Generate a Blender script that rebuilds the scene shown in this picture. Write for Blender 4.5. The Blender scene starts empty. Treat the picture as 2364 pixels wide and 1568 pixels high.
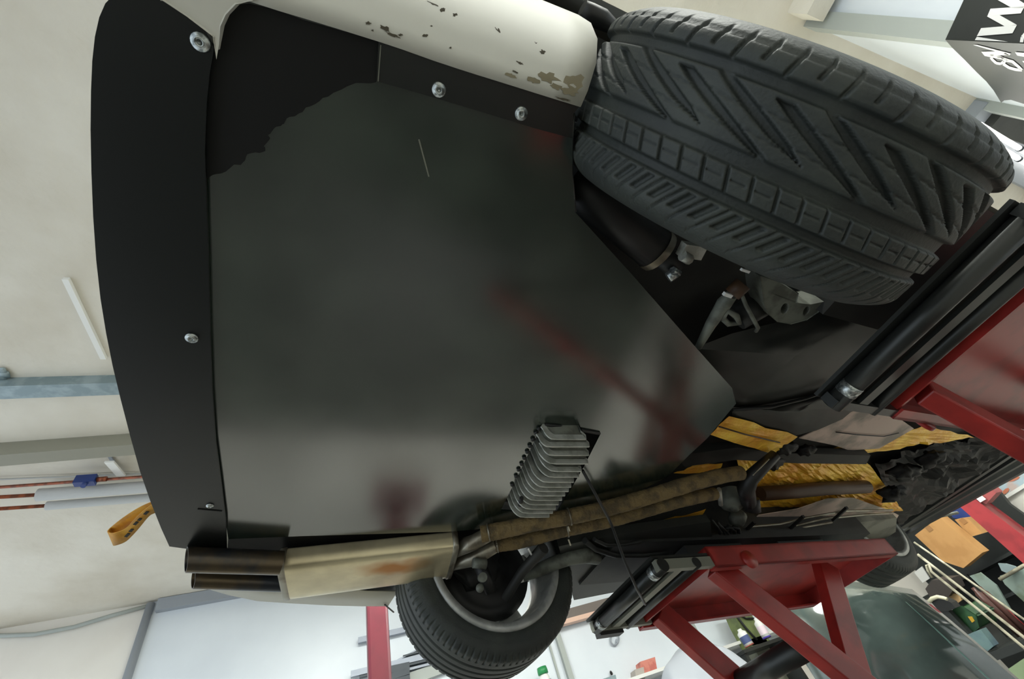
import bpy, math, random
from mathutils import Vector, Matrix, noise
from mathutils.geometry import tessellate_polygon

random.seed(7)
SC = bpy.context.scene
COL = SC.collection
H = 1.0                                   # eye height of the photographer above the workshop floor

# ------------------------------------------------------------------ camera, world, lamps, exposure
F = 970.0
MC = Matrix(((0.91186301, -0.34752084, -0.21848367), (0.15324584, 0.78195848, -0.60419918), (0.38081696, 0.51746517, 0.76629514)))
MR = Matrix(((0.92879422, -0.24445461, -0.27853768), (0.01656837, 0.77823291, -0.62775714), (0.37022531, 0.57844229, 0.72686844)))
D = MR.transposed() @ MC                  # the lifted car is yawed and nose-down in the room
cam_d = bpy.data.cameras.new('camera'); cam = bpy.data.objects.new('camera', cam_d); COL.objects.link(cam)
cam_d.sensor_fit = 'HORIZONTAL'; cam_d.sensor_width = 36.0; cam_d.lens = F / 2364 * 36.0
cam_d.clip_start = 0.02; cam_d.clip_end = 60
rx, ry, rz = MR[0], MR[1], MR[2]
cam.matrix_world = Matrix(((rx[0], -ry[0], -rz[0], 0), (rx[1], -ry[1], -rz[1], 0), (rx[2], -ry[2], -rz[2], H), (0, 0, 0, 1)))
SC.camera = cam

vs = SC.view_settings
vs.view_transform = 'Standard'; vs.look = 'None'; vs.gamma = 1.0; vs.use_curve_mapping = False
vs.exposure = -0.18
wd = bpy.data.worlds.new('daylight'); SC.world = wd; wd.use_nodes = True
bg = wd.node_tree.nodes['Background']; bg.inputs[0].default_value = (0.80, 0.90, 1.0, 1); bg.inputs[1].default_value = 1.7

CEIL = 2.4                                # ceiling above the eye
def lamp_light(name, x, y, z, lx, ly, power, col=(0.98, 1.0, 0.955)):
    l = bpy.data.lights.new(name, 'AREA'); l.shape = 'RECTANGLE'; l.size = lx; l.size_y = ly
    l.energy = power; l.color = col
    o = bpy.data.objects.new(name, l); o.location = (x, y, z + H); COL.objects.link(o)
    return o
LAMPS = [(0.2, 2.6, 1.5, 120), (2.4, 1.8, 1.5, 62), (4.2, 1.3, 1.5, 120), (0.9, -1.7, 1.5, 78)]
for lx, ly, ln, pw in LAMPS:
    lamp_light('ceiling_lamp_light', lx, ly, CEIL - 0.17, ln, 0.14, pw)

# ------------------------------------------------------------------ helpers
def unp(px, py, M):
    return M.transposed() @ Vector((px - 1182.0, py - 784.0, F))
def K(px, py, z=None, y=None, x=None, fr='c', pl=None):
    d = unp(px, py, MC if fr == 'c' else MR)
    if pl is not None:
        p0, n = pl
        return d * (p0.dot(n) / d.dot(n))
    if z is not None: return d * (z / d.z)
    if y is not None: return d * (y / d.y)
    return d * (x / d.x)
def V(*a): return Vector(a)
def world(p, fr):
    q = (D @ p) if fr == 'c' else p
    return Vector((q.x, q.y, q.z + H))
def srgb(r, g, b):
    f = lambda c: (c / 255 / 12.92) if c / 255 <= 0.04045 else ((c / 255 + 0.055) / 1.055) ** 2.4
    return (f(r), f(g), f(b), 1.0)

def mat(name, col, rough=0.5, metal=0.0, col2=None, scale=8.0, lo=0.45, hi=0.6, bump=0.0, bscale=60.0, coat=0.0, spec=0.5, ior=1.5, rvar=0.0, stretch=None, detail=6.0):
    m = bpy.data.materials.new(name); m.use_nodes = True
    nt = m.node_tree; b = nt.nodes['Principled BSDF']
    c = srgb(*col)
    b.inputs['Base Color'].default_value = c
    b.inputs['Roughness'].default_value = rough; b.inputs['Metallic'].default_value = metal
    b.inputs['Specular IOR Level'].default_value = spec; b.inputs['IOR'].default_value = ior
    if coat: b.inputs['Coat Weight'].default_value = coat; b.inputs['Coat Roughness'].default_value = 0.06
    tc = nt.nodes.new('ShaderNodeTexCoord')
    src = tc.outputs['Object']
    if stretch:
        mp = nt.nodes.new('ShaderNodeMapping'); mp.inputs['Scale'].default_value = stretch
        nt.links.new(src, mp.inputs['Vector']); src = mp.outputs['Vector']
    if col2:
        n = nt.nodes.new('ShaderNodeTexNoise'); n.inputs['Scale'].default_value = scale; n.inputs['Detail'].default_value = detail
        r = nt.nodes.new('ShaderNodeValToRGB'); r.color_ramp.elements[0].position = lo; r.color_ramp.elements[1].position = hi
        r.color_ramp.elements[0].color = c; r.color_ramp.elements[1].color = srgb(*col2)
        nt.links.new(src, n.inputs['Vector']); nt.links.new(n.outputs['Fac'], r.inputs['Fac']); nt.links.new(r.outputs['Color'], b.inputs['Base Color'])
        if rvar:
            mr = nt.nodes.new('ShaderNodeMapRange'); mr.inputs['To Min'].default_value = max(0.02, rough - rvar); mr.inputs['To Max'].default_value = rough + rvar
            nt.links.new(n.outputs['Fac'], mr.inputs['Value']); nt.links.new(mr.outputs['Result'], b.inputs['Roughness'])
    if bump:
        n2 = nt.nodes.new('ShaderNodeTexNoise'); n2.inputs['Scale'].default_value = bscale; n2.inputs['Detail'].default_value = 4
        bp = nt.nodes.new('ShaderNodeBump'); bp.inputs['Strength'].default_value = bump; bp.inputs['Distance'].default_value = 0.01
        nt.links.new(src, n2.inputs['Vector']); nt.links.new(n2.outputs['Fac'], bp.inputs['Height']); nt.links.new(bp.outputs['Normal'], b.inputs['Normal'])
    return m
def glow(name, col, s):
    m = bpy.data.materials.new(name); m.use_nodes = True
    b = m.node_tree.nodes['Principled BSDF']
    b.inputs['Base Color'].default_value = srgb(*col); b.inputs['Emission Color'].default_value = srgb(*col); b.inputs['Emission Strength'].default_value = s
    return m

class MB:
    """collects shapes and links them as ONE mesh object"""
    def __init__(s, fr='c'): s.v = []; s.f = []; s.sm = []; s.fr = fr
    def add(s, vs_, fs, smooth=False):
        o = len(s.v); s.v += [Vector(p) for p in vs_]
        for q in fs: s.f.append([i + o for i in q]); s.sm.append(smooth)
        return s
    def prism(s, pts, off, holes=()):
        """outline (list of points) extruded by the vector off"""
        loops = [list(pts)] + [list(h) for h in holes]
        allp = [p for l in loops for p in l]; n = len(allp); off = Vector(off)
        tri = tessellate_polygon(loops) if (holes or len(pts) > 4) else [tuple(range(len(pts)))]
        fs = [list(t) for t in tri] + [[i + n for i in reversed(t)] for t in tri]
        k = 0
        for l in loops:
            m = len(l)
            for i in range(m): fs.append([k + i, k + (i + 1) % m, k + (i + 1) % m + n, k + i + n])
            k += m
        return s.add(allp + [p + off for p in allp], fs)
    def box(s, a, b):
        x0, y0, z0 = a; x1, y1, z1 = b
        vs_ = [V(x, y, z) for z in (z0, z1) for y in (y0, y1) for x in (x0, x1)]
        return s.add(vs_, [(0, 2, 3, 1), (4, 5, 7, 6), (0, 1, 5, 4), (2, 6, 7, 3), (0, 4, 6, 2), (1, 3, 7, 5)])
    def bar(s, p, q, w, h, up=(0, 0, 1)):
        """rectangular bar from p to q, w wide and h deep along up"""
        p = Vector(p); q = Vector(q); d = (q - p).normalized(); u = Vector(up); u = (u - d * u.dot(d)).normalized(); r = d.cross(u)
        vs_ = [e + r * (a * w / 2) + u * (b * h / 2) for e in (p, q) for a, b in ((-1, -1), (1, -1), (1, 1), (-1, 1))]
        return s.add(vs_, [(0, 1, 2, 3), (7, 6, 5, 4), (0, 4, 5, 1), (1, 5, 6, 2), (2, 6, 7, 3), (3, 7, 4, 0)])
    def tube(s, pts, r, seg=12, caps=True):
        pts = [Vector(p) for p in pts]; n = len(pts); rs = r if isinstance(r, (list, tuple)) else [r] * n
        ref = None; vs_ = []
        for i in range(n):
            d = (pts[min(i + 1, n - 1)] - pts[max(i - 1, 0)]).normalized()
            if ref is None: ref = Vector((0, 0, 1)) if abs(d.z) < 0.9 else Vector((1, 0, 0))
            a = (ref - d * ref.dot(d)).normalized(); b = d.cross(a); ref = a
            for k in range(seg):
                t = 2 * math.pi * k / seg; vs_.append(pts[i] + (a * math.cos(t) + b * math.sin(t)) * rs[i])
        fs = [(i * seg + k, i * seg + (k + 1) % seg, (i + 1) * seg + (k + 1) % seg, (i + 1) * seg + k) for i in range(n - 1) for k in range(seg)]
        s.add(vs_, fs, True)
        if caps:
            o = len(s.v) - n * seg
            s.f += [[o + k for k in reversed(range(seg))], [o + (n - 1) * seg + k for k in range(seg)]]; s.sm += [False, False]
        return s
    def lathe(s, c, ax, prof, seg=32, smooth=True, ref=None):
        """profile of (radius, height along ax) spun about ax through c"""
        c = Vector(c); ax = Vector(ax).normalized(); ref = Vector(ref) if ref else (Vector((1, 0, 0)) if abs(ax.x) < 0.9 else Vector((0, 1, 0)))
        a = (ref - ax * ref.dot(ax)).normalized(); b = ax.cross(a)
        vs_ = [c + ax * h + (a * math.cos(2 * math.pi * k / seg) + b * math.sin(2 * math.pi * k / seg)) * r for r, h in prof for k in range(seg)]
        fs = [(i * seg + k, i * seg + (k + 1) % seg, (i + 1) * seg + (k + 1) % seg, (i + 1) * seg + k) for i in range(len(prof) - 1) for k in range(seg)]
        return s.add(vs_, fs, smooth)
    def grid(s, rows, smooth=True):
        n = len(rows[0]); m = len(rows)
        return s.add([p for r in rows for p in r], [(i * n + j, i * n + j + 1, (i + 1) * n + j + 1, (i + 1) * n + j) for i in range(m - 1) for j in range(n - 1)], smooth)
    def ball(s, c, r, sx=1, sy=1, sz=1, n=10, jit=0.0):
        c = Vector(c); vs_ = []; m = n * 2
        for i in range(n + 1):
            t = math.pi * i / n
            for k in range(m):
                p = 2 * math.pi * k / m; d = Vector((math.sin(t) * math.cos(p), math.sin(t) * math.sin(p), math.cos(t)))
                q = 1 + (jit * noise.noise(d * 2.3 + c * 3) if jit else 0)
                vs_.append(c + Vector((d.x * sx, d.y * sy, d.z * sz)) * r * q)
        return s.add(vs_, [(i * m + k, (i + 1) * m + k, (i + 1) * m + (k + 1) % m, i * m + (k + 1) % m) for i in range(n) for k in range(m)], True)
    def build(s, name, m, parent=None, label=None, bevel=0.0, solid=0.0):
        me = bpy.data.meshes.new(name)
        base = Vector((0, 0, 0))
        if parent is not None:
            r = parent
            while r.parent: r = r.parent
            base = r.location.copy()
        W = [world(p, s.fr) for p in s.v]
        if parent is None:
            lo = Vector([min(w[i] for w in W) for i in range(3)]); hi = Vector([max(w[i] for w in W) for i in range(3)])
            base = Vector(((lo.x + hi.x) / 2, (lo.y + hi.y) / 2, lo.z))
        me.from_pydata([tuple(w - base) for w in W], [], s.f)
        me.polygons.foreach_set('use_smooth', s.sm); me.update()
        me.materials.append(m)
        o = bpy.data.objects.new(name, me); COL.objects.link(o)
        if parent is not None: o.parent = parent
        else: o.location = base
        if solid:
            so = o.modifiers.new('thick', 'SOLIDIFY'); so.thickness = solid; so.offset = 0
        if bevel:
            bv = o.modifiers.new('bevel', 'BEVEL'); bv.width = bevel; bv.segments = 2; bv.limit_method = 'ANGLE'
        if label: o['label'] = label
        return o
def thing(name, label, cat, p, fr='c', group=None):
    o = bpy.data.objects.new(name, None); COL.objects.link(o); o.empty_display_size = 0.1
    o.location = world(Vector(p), fr); o['label'] = label; o['category'] = cat
    if group: o['group'] = group
    return o
def tag(o, label, cat, group=None):
    o['label'] = label; o['category'] = cat
    if group: o['group'] = group
    return o
def struct(o): o['kind'] = 'structure'; return o
def nz(p, s=1.0): return noise.noise(Vector(p) * s)
def copy_tree(o, parent=None):
    c = o.copy(); COL.objects.link(c)
    if parent is not None: c.parent = parent
    for ch in list(o.children): copy_tree(ch, c)
    return c

# ------------------------------------------------------------------ materials
M = {}
M['plaster'] = mat('white_plaster', (224, 219, 207), 0.85, col2=(206, 200, 186), scale=2.2, lo=0.42, hi=0.7, bump=0.5, bscale=14)
M['ceil'] = mat('ceiling_plaster', (222, 217, 205), 0.85, col2=(200, 192, 176), scale=1.5, lo=0.40, hi=0.75, bump=0.6, bscale=11)
M['panel'] = mat('white_wall_panel', (222, 229, 236), 0.35, col2=(211, 218, 226), scale=1.2, lo=0.4, hi=0.7)
M['panel2'] = mat('cream_wall', (230, 226, 218), 0.6, col2=(220, 214, 205), scale=1.5, lo=0.4, hi=0.7)
M['floor'] = mat('grey_concrete_floor', (182, 180, 172), 0.45, col2=(156, 154, 146), scale=1.8, lo=0.4, hi=0.65)
M['floorshade'] = mat('added_floor_shade', (74, 74, 68), 0.5, col2=(52, 52, 48), scale=1.5, lo=0.4, hi=0.7)
M['trim'] = mat('grey_trim', (150, 156, 164), 0.45)
M['trimw'] = mat('pale_trim', (164, 170, 166), 0.5)
M['galv'] = mat('galvanised_steel', (128, 145, 150), 0.4, 0.3, col2=(150, 165, 170), scale=12)
M['beamg'] = mat('grey_painted_beam', (140, 138, 124), 0.6)
M['lag'] = mat('pipe_insulation', (182, 182, 178), 0.8, bump=0.2)
M['copper'] = mat('copper_pipe', (150, 84, 58), 0.4, 0.6, col2=(110, 66, 50), scale=30)
M['blue'] = mat('blue_plastic', (40, 60, 120), 0.4)
M['white'] = mat('white_plastic', (232, 232, 228), 0.4)
M['tray'] = mat('grey_undertray', (28, 38, 32), 0.16, 0.0, col2=(50, 60, 52), scale=6, lo=0.42, hi=0.70, rvar=0.05, ior=2.3)
M['traypatch'] = mat('undertray_patch', (14, 15, 14), 0.6, spec=0.3)
M['diff'] = mat('black_diffuser_plastic', (11, 15, 13), 0.36, ior=1.48, col2=(12, 15, 14), scale=5)
M['plate'] = mat('dark_side_plate', (20, 24, 22), 0.34, ior=1.6)
M['bolt'] = mat('zinc_bolt', (190, 196, 194), 0.3, 0.85, col2=(120, 126, 126), scale=180)
M['paint'] = mat('white_car_paint', (206, 205, 194), 0.6, 0.0, coat=0.0)
M['rubber'] = mat('tyre_rubber', (41, 46, 43), 0.6, col2=(50, 55, 50), scale=14, bump=0.12, bscale=220)
M['alloy'] = mat('alloy_rim', (176, 178, 174), 0.38, 0.35, col2=(150, 152, 148), scale=20)
M['black'] = mat('black_plastic', (24, 25, 24), 0.5)
M['dark'] = mat('dark_underbody', (30, 31, 29), 0.6, col2=(40, 41, 37), scale=9)
M['guard'] = mat('underbody_guard', (46, 48, 44), 0.5, col2=(38, 40, 37), scale=8)
M['wrap'] = mat('exhaust_wrap', (112, 94, 58), 0.8, col2=(78, 66, 42), scale=26, bump=0.5, bscale=120)
M['steel'] = mat('bare_steel', (150, 146, 132), 0.35, 0.7, col2=(112, 104, 88), scale=14)
M['cast'] = mat('cast_aluminium', (190, 192, 184), 0.45, 0.4, col2=(160, 162, 152), scale=30, bump=0.2, bscale=120)
M['castd'] = mat('dull_casting', (112, 116, 106), 0.6, 0.3, col2=(86, 88, 80), scale=24)
M['gold'] = mat('gold_foil', (255, 212, 72), 0.34, 0.12, col2=(236, 160, 48), scale=9, lo=0.35, hi=0.7, bump=0.45, bscale=40)
M['pinkfloor'] = mat('painted_floorpan', (214, 194, 180), 0.55, col2=(146, 138, 126), scale=7)
M['greyfloor'] = mat('grey_floorpan', (128, 128, 116), 0.6, col2=(92, 92, 84), scale=8)
M['red'] = mat('red_lift_paint', (160, 46, 40), 0.36, col2=(136, 40, 36), scale=9)
M['redpost'] = mat('dark_red_paint', (96, 32, 44), 0.35, col2=(84, 29, 40), scale=5)
M['tube'] = mat('dark_steel_tube', (52, 54, 52), 0.35, 0.5)
M['bar'] = mat('grey_flat_steel', (128, 130, 118), 0.5, 0.3)
M['strap'] = mat('yellow_webbing', (206, 150, 34), 0.7, col2=(190, 132, 30), scale=40)
M['ink'] = mat('black_print', (30, 28, 22), 0.7)
M['brown'] = mat('dark_brown_pipe', (70, 48, 28), 0.55)
M['signk'] = mat('black_sign_vinyl', (26, 31, 30), 0.4)
M['letter'] = mat('white_lettering', (236, 236, 234), 0.4)
M['card'] = mat('cardboard', (188, 142, 88), 0.8, col2=(176, 130, 78), scale=6)
M['tubeglow'] = glow('lit_fluorescent_tube', (255, 252, 245), 3.0); M['tubehot'] = glow('bright_fluorescent_tube', (250, 255, 244), 42.0)
M['gloss'] = mat('glossy_dark_car_paint', (50, 60, 57), 0.10, 0.0, col2=(76, 88, 84), scale=2.2, lo=0.4, hi=0.65, coat=1.0, spec=0.6)
M['green'] = mat('olive_green_paint', (112, 124, 74), 0.6, col2=(90, 100, 62), scale=6)
M['pale'] = mat('pale_rod', (168, 163, 142), 0.45, col2=(128, 124, 106), scale=14)
M['sheet'] = mat('white_plastic_sheet', (165, 170, 178), 0.4, bump=0.3, bscale=9)
M['shelf'] = mat('dark_steel_shelf', (34, 38, 36), 0.5)

# muffler shell: stained stainless steel with a burnt patch
def muffler_mat():
    m = mat('stained_stainless', (216, 204, 168), 0.32, 0.6, col2=(184, 172, 140), scale=10, lo=0.4, hi=0.7, stretch=(1, 1, 1))
    nt = m.node_tree; b = nt.nodes['Principled BSDF']; src = b.inputs['Base Color'].links[0].from_socket
    tc = nt.nodes.new('ShaderNodeTexCoord'); mp = nt.nodes.new('ShaderNodeMapping'); mp.name = 'burn'
    n = nt.nodes.new('ShaderNodeTexNoise'); n.inputs['Scale'].default_value = 11
    vm = nt.nodes.new('ShaderNodeVectorMath'); vm.operation = 'MULTIPLY_ADD'; vm.inputs[1].default_value = (0.09, 0.09, 0.0)
    g = nt.nodes.new('ShaderNodeVectorMath'); g.operation = 'DISTANCE'; vm.name = 'burn_add'; g.name = 'burn_c'
    nt.links.new(tc.outputs['Object'], n.inputs['Vector'])
    nt.links.new(n.outputs['Color'], vm.inputs[0]); nt.links.new(tc.outputs['Object'], vm.inputs[2])
    sc_ = nt.nodes.new('ShaderNodeVectorMath'); sc_.operation = 'MULTIPLY'; sc_.inputs[1].default_value = (0.55, 1.35, 0.2)
    nt.links.new(vm.outputs[0], sc_.inputs[0]); nt.links.new(sc_.outputs[0], g.inputs[0])
    r = nt.nodes.new('ShaderNodeMapRange'); r.inputs['From Min'].default_value = 0.062; r.inputs['From Max'].default_value = 0.02
    nt.links.new(g.outputs['Value'], r.inputs['Value'])
    mx = nt.nodes.new('ShaderNodeMix'); mx.data_type = 'RGBA'
    nt.links.new(r.outputs['Result'], mx.inputs['Factor']); nt.links.new(src, mx.inputs[6]); mx.inputs[7].default_value = srgb(176, 122, 52)
    nt.links.new(mx.outputs[2], b.inputs['Base Color'])
    return m, g

# white paint scuffs are small raised flakes of dirt built as geometry below

# ------------------------------------------------------------------ the room
XB, XF, YL, YR = -3.4, 6.8, 5.35, -3.8      # back opening, front wall, left wall, right wall (from the eye)
CX, CY = 2.42, -0.43                         # the projecting corner beside the car
mb = MB('r'); mb.box((XB, YR, -H - 0.1), (XF, YL, -H)); struct(mb.build('floor', M['floor']))
mb = MB('r'); mb.box((-2.2, -0.05, -H), (1.75, 2.55, -H + 0.006)); struct(mb.build('floor_shade_slab', M['floorshade']))  # added dark slab, stands in for shaded floor so the undertray reflects dark
mb = MB('r'); mb.box((XB, YR, CEIL), (XF, YL, CEIL + 0.1)); struct(mb.build('ceiling', M['ceil']))
mb = MB('r'); mb.box((XB, YL, -H), (XF, YL + 0.1, CEIL)); struct(mb.build('wall_left', M['panel2']))
mb = MB('r'); mb.box((XF, CY, -H), (XF + 0.1, YL, CEIL)); struct(mb.build('wall_front', M['panel2']))
mb = MB('r'); mb.box((XB, YR - 0.1, -H), (CX, YR, CEIL)); struct(mb.build('wall_right', M['panel2']))
mb = MB('r'); mb.box((CX, CY - 0.1, -H), (XF, CY, CEIL)); mb.box((CX, YR, -H), (CX + 0.1, CY - 0.1, CEIL)); struct(mb.build('wall_corner', M['panel']))
# corner posts of the white panelling
mb = MB('r'); mb.box((CX - 0.02, CY - 0.055, -H), (CX + 0.001, CY + 0.02, CEIL)); mb.box((CX, CY, -H), (CX + 0.09, CY + 0.02, CEIL)); struct(mb.build('trim_1', M['trimw']))
p = K(2231, 222, y=CY, fr='r')
mb = MB('r'); mb.box((p.x - 0.02, CY, -H), (p.x + 0.11, CY + 0.06, CEIL)); struct(mb.build('trim_2', M['trimw']))
# trims where the ceiling meets the left wall, and the upright between the panels
a, b = K(365, 1397, y=YL - 0.03, fr='r'), K(528, 1370, y=YL - 0.03, fr='r')
mb = MB('r'); mb.bar((a.x, YL - 0.04, CEIL - 0.06), (XF, YL - 0.04, CEIL - 0.06), 0.08, 0.11); struct(mb.build('trim_3', M['trim']))
a = K(346, 1404, y=YL - 0.02, fr='r'); b = K(298, 1568, y=YL - 0.02, fr='r')
mb = MB('r'); mb.tube([V(a.x, YL - 0.03, CEIL - 0.02), V(a.x, YL - 0.03, -H)], 0.035, 12); struct(mb.build('trim_4', M['trim']))
mb = MB('r'); mb.box((a.x, YL - 0.012, -H), (5.3, YL, CEIL)); struct(mb.build('wall_panel', M['panel']))
# profile on the left wall behind the wheel
a = K(1283, 1458, y=YL - 0.03, fr='r')
mb = MB('r'); mb.bar((a.x, YL - 0.04, CEIL), (a.x, YL - 0.04, -H), 0.06, 0.05, (0, 1, 0)); struct(mb.build('trim_5', M['trimw']))
a2 = K(1272, 1490, y=YL - 0.02, fr='r')
mb = MB('r'); mb.bar((a2.x - 0.02, YL - 0.02, CEIL), (a2.x - 0.02, YL - 0.02, -H), 0.02, 0.03, (0, 1, 0)); struct(mb.build('trim_6', M['trimw']))
a2 = K(1612, 1469, y=YL - 0.02, fr='r')
mb = MB('r'); mb.bar((a2.x, YL - 0.02, CEIL), (a2.x, YL - 0.02, -H), 0.05, 0.03, (0, 1, 0)); struct(mb.build('trim_7', M['trimw']))

# ceiling channel, beam
def beam_from(px, name, m, drop):
    (ax, ay), (bx, by), (cx_, cy_) = px
    p1, p2, q = K(ax, ay, z=CEIL - drop, fr='r'), K(bx, by, z=CEIL - drop, fr='r'), K(cx_, cy_, z=CEIL - drop, fr='r')
    d = (p2 - p1).normalized(); s = (q - p1); s = s - d * s.dot(d)
    e = p2 + d * 5.2
    st = p1 - d * 1.2
    mbx = MB('r'); mbx.prism([st, e, e + s, st + s], (0, 0, drop)); return struct(mbx.build(name, m))
beam_from([(0, 892), (270, 884), (0, 922)], 'ceiling_channel', M['galv'], 0.07)
beam_from([(0, 1051), (306, 1027), (0, 1077)], 'ceiling_beam', M['beamg'], 0.10)
mb = MB('r'); p = K(1885, 12, z=CEIL - 0.12, fr='r'); mb.box((p.x - 0.05, p.y - 0.6, CEIL - 0.14), (p.x + 0.08, p.y + 0.05, CEIL)); struct(mb.build('ceiling_beam', M['plaster']))

# pipes on the ceiling
def ext(a, b, t): return b + (b - a).normalized() * t
def pipe(name, label, cat, a, b, r, m, z, back=0.0, fwd=0.6, group=None):
    p, q = K(*a, z=z, fr='r'), K(*b, z=z, fr='r')
    mbx = MB('r'); mbx.tube([ext(q, p, back), ext(p, q, fwd)], r, 14)
    return tag(mbx.build(name, m), label, cat, group), p, q
zp = CEIL - 0.10
pp = [((88, 1143), (340, 1124), 0.042, (0, 1148), 0.012), ((108, 1168), (345, 1149), 0.03, (0, 1175), 0.012)]
labs = ['thicker of the two white lagged pipes along the ceiling', 'thinner white lagged pipe beside the thicker one, nearer the yellow strap']
for (a, b, r, c0, r0), lb in zip(pp, labs):
    p, q = K(*a, z=zp, fr='r'), K(*b, z=zp, fr='r'); c = K(*c0, z=zp, fr='r')
    t = thing('lagged_pipe', lb, 'pipe', V(p.x, p.y, CEIL), 'r', 'lagged pipes on the ceiling')
    mb = MB('r'); mb.tube([p, ext(p, q, 5.0)], r, 16); mb.build('pipe_lagging', M['lag'], t)
    mb = MB('r'); mb.tube([ext(p, c, 1.0), p + (q - p) * 0.05], r0, 10); mb.build('copper_pipe', M['copper'], t, 'bare copper pipe end')
p, q = K(0, 1125, z=zp, fr='r'), K(330, 1101, z=zp, fr='r')
t = thing('copper_pipe', 'thin copper pipe with a blue valve beside the white lagged pipes', 'pipe', V(p.x, p.y, CEIL), 'r')
mb = MB('r'); mb.tube([ext(q, p, 1.0), ext(p, q, 5.0)], 0.010, 10); mb.build('pipe_run', M['copper'], t)
c = K(203, 1109, z=zp, fr='r'); d = (q - p).normalized()
mb = MB('r'); mb.bar(c - d * 0.065, c + d * 0.045, 0.05, 0.06); mb.tube([c, c + V(0, -0.02, -0.06)], 0.015); mb.build('valve_body', M['blue'], t, 'blue valve')
mb = MB('r'); mb.tube([c + d * 0.05, c + d * 0.10], 0.017); mb.build('brass_nut', M['copper'], t)
p, q = K(0, 1107, z=CEIL - 0.02, fr='r'), K(320, 1094, z=CEIL - 0.02, fr='r')
mb = MB('r'); mb.tube([ext(q, p, 0.8), ext(p, q, 5.0)], 0.006, 8); tag(mb.build('ceiling_cable', M['lag']), 'thin grey cable along the ceiling above the copper pipe', 'cable')
p, q = K(252, 1066, z=CEIL - 0.10, fr='r'), K(280, 1098, z=CEIL - 0.03, fr='r')
t = thing('pipe_bracket', 'small white angled bracket on the ceiling by the grey beam', 'bracket', V(p.x, p.y, CEIL), 'r')
mb = MB('r'); mb.bar(p, q, 0.05, 0.012); mb.build('bracket_arm', M['white'], t)
mb = MB('r'); mb.bar(q, V(p.x - 0.05, p.y, CEIL), 0.02, 0.01); mb.build('bracket_stay', M['trim'], t)
p, q = K(152, 643, z=CEIL - 0.012, fr='r'), K(240, 827, z=CEIL - 0.012, fr='r')
mb = MB('r'); mb.bar(p, q, 0.026, 0.022); tag(mb.build('ceiling_batten', M['white']), 'short white batten fixed slantwise on the bare plaster ceiling', 'batten')
mb = MB('r')
for k in range(9):
    p = K(4 + random.uniform(-8, 12), 868 + random.uniform(-18, 18), z=CEIL - 0.012, fr='r'); mb.ball(p, random.uniform(0.012, 0.026), 1, 1, 0.5, 5, 0.5)
tag(mb.build('mortar_lump', M['galv']), 'grey lump of mortar on the ceiling at the steel channel', 'mortar')
pts = [K(x, y, y=YL - 0.03, fr='r') for x, y in ((-60, 1466), (0, 1468), (80, 1465), (170, 1448), (260, 1421), (345, 1398))]
mb = MB('r'); mb.tube(pts, 0.018, 10); tag(mb.build('wall_cable', M['trimw']), 'sagging grey cable on the white wall below the ceiling edge', 'cable')

# ------------------------------------------------------------------ the car
CAR = thing('car', 'white sports car lifted on the red platforms, its grey undertray seen from below', 'car', V(0.6, 0.68, 0.34))
ZT = 0.640
def pz(lst, z): return [K(x, y, z=z) for x, y in lst]

# upper body and floor pan (dark, closes the view upwards)
for a_, b_, nm in [((-0.24, 0.16, 0.78), (3.42, 1.20, 0.81), 'floor_pan'), ((0.98, -0.10, 0.60), (2.45, 0.2, 1.0), 'sill_box'), ((0.98, 1.16, 0.60), (2.45, 1.46, 1.0), 'sill_box'), ((-0.22, -0.10, 0.99), (3.42, 1.46, 1.10), 'body_floor'), ((0.0, 1.16, 0.70), (0.2, 1.40, 1.0), 'rear_wing_box'), ((2.42, 1.1, 0.70), (2.46, 1.45, 1.0), 'arch_panel'), ((3.1, 1.1, 0.80), (3.42, 1.45, 1.0), 'nose_box')]:
    mb = MB(); mb.box(a_, b_); mb.build(nm, M['dark'], CAR)
mb = MB()
prof = [(-0.30, 0.05, 0.95), (-0.33, 0.68, 0.95), (-0.28, 1.30, 0.95), (0.0, 1.5, 0.95), (1.0, 1.53, 0.95), (2.6, 1.53, 0.95), (3.4, 1.40, 0.95), (3.55, 0.68, 0.95), (3.4, -0.02, 0.95), (2.6, -0.17, 0.95), (1.0, -0.17, 0.95), (0.1, -0.14, 0.95)]
lo = [V(*p) for p in prof]; hi = [V(p[0] * 0.95 + 0.05, 0.68 + (p[1] - 0.68) * 0.93, 1.30) for p in prof]; top = [V(1.3 + (p[0] - 1.3) * 0.55, 0.68 + (p[1] - 0.68) * 0.7, 1.72) for p in prof]
n = len(prof)
mb.add(lo + hi + top, [(i, (i + 1) % n, n + (i + 1) % n, n + i) for i in range(n)] + [(n + i, n + (i + 1) % n, 2 * n + (i + 1) % n, 2 * n + i) for i in range(n)] + [tuple(range(2 * n, 3 * n))], False)
mb.build('body_shell', M['paint'], CAR)

# undertray
tray = [(505, 40), (488, 120), (472, 300), (478, 480), (482, 700), (492, 950), (505, 1100), (527, 1245), (700, 1238), (1040, 1228), (1200, 1213), (1400, 1168), (1539, 1104), (1559, 1083), (1592, 1050), (1633, 1012), (1699, 932), (1690, 896), (1600, 795), (1460, 635), (1328, 490), (1321, 400), (1322, 262), (1210, 200), (880, 90), (700, 42), (575, 4), (535, 8)]
hole = [(1156, 1179), (1180, 1130), (1215, 1058), (1246, 992), (1258, 983), (1275, 984), (1330, 993), (1387, 1001), (1346, 1081), (1300, 1160), (1285, 1183)]
mb = MB(); mb.prism(pz(tray, ZT), (0, 0, 0.004), [pz(hole, ZT)])
TR = mb.build('undertray', M['tray'], CAR)
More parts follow.
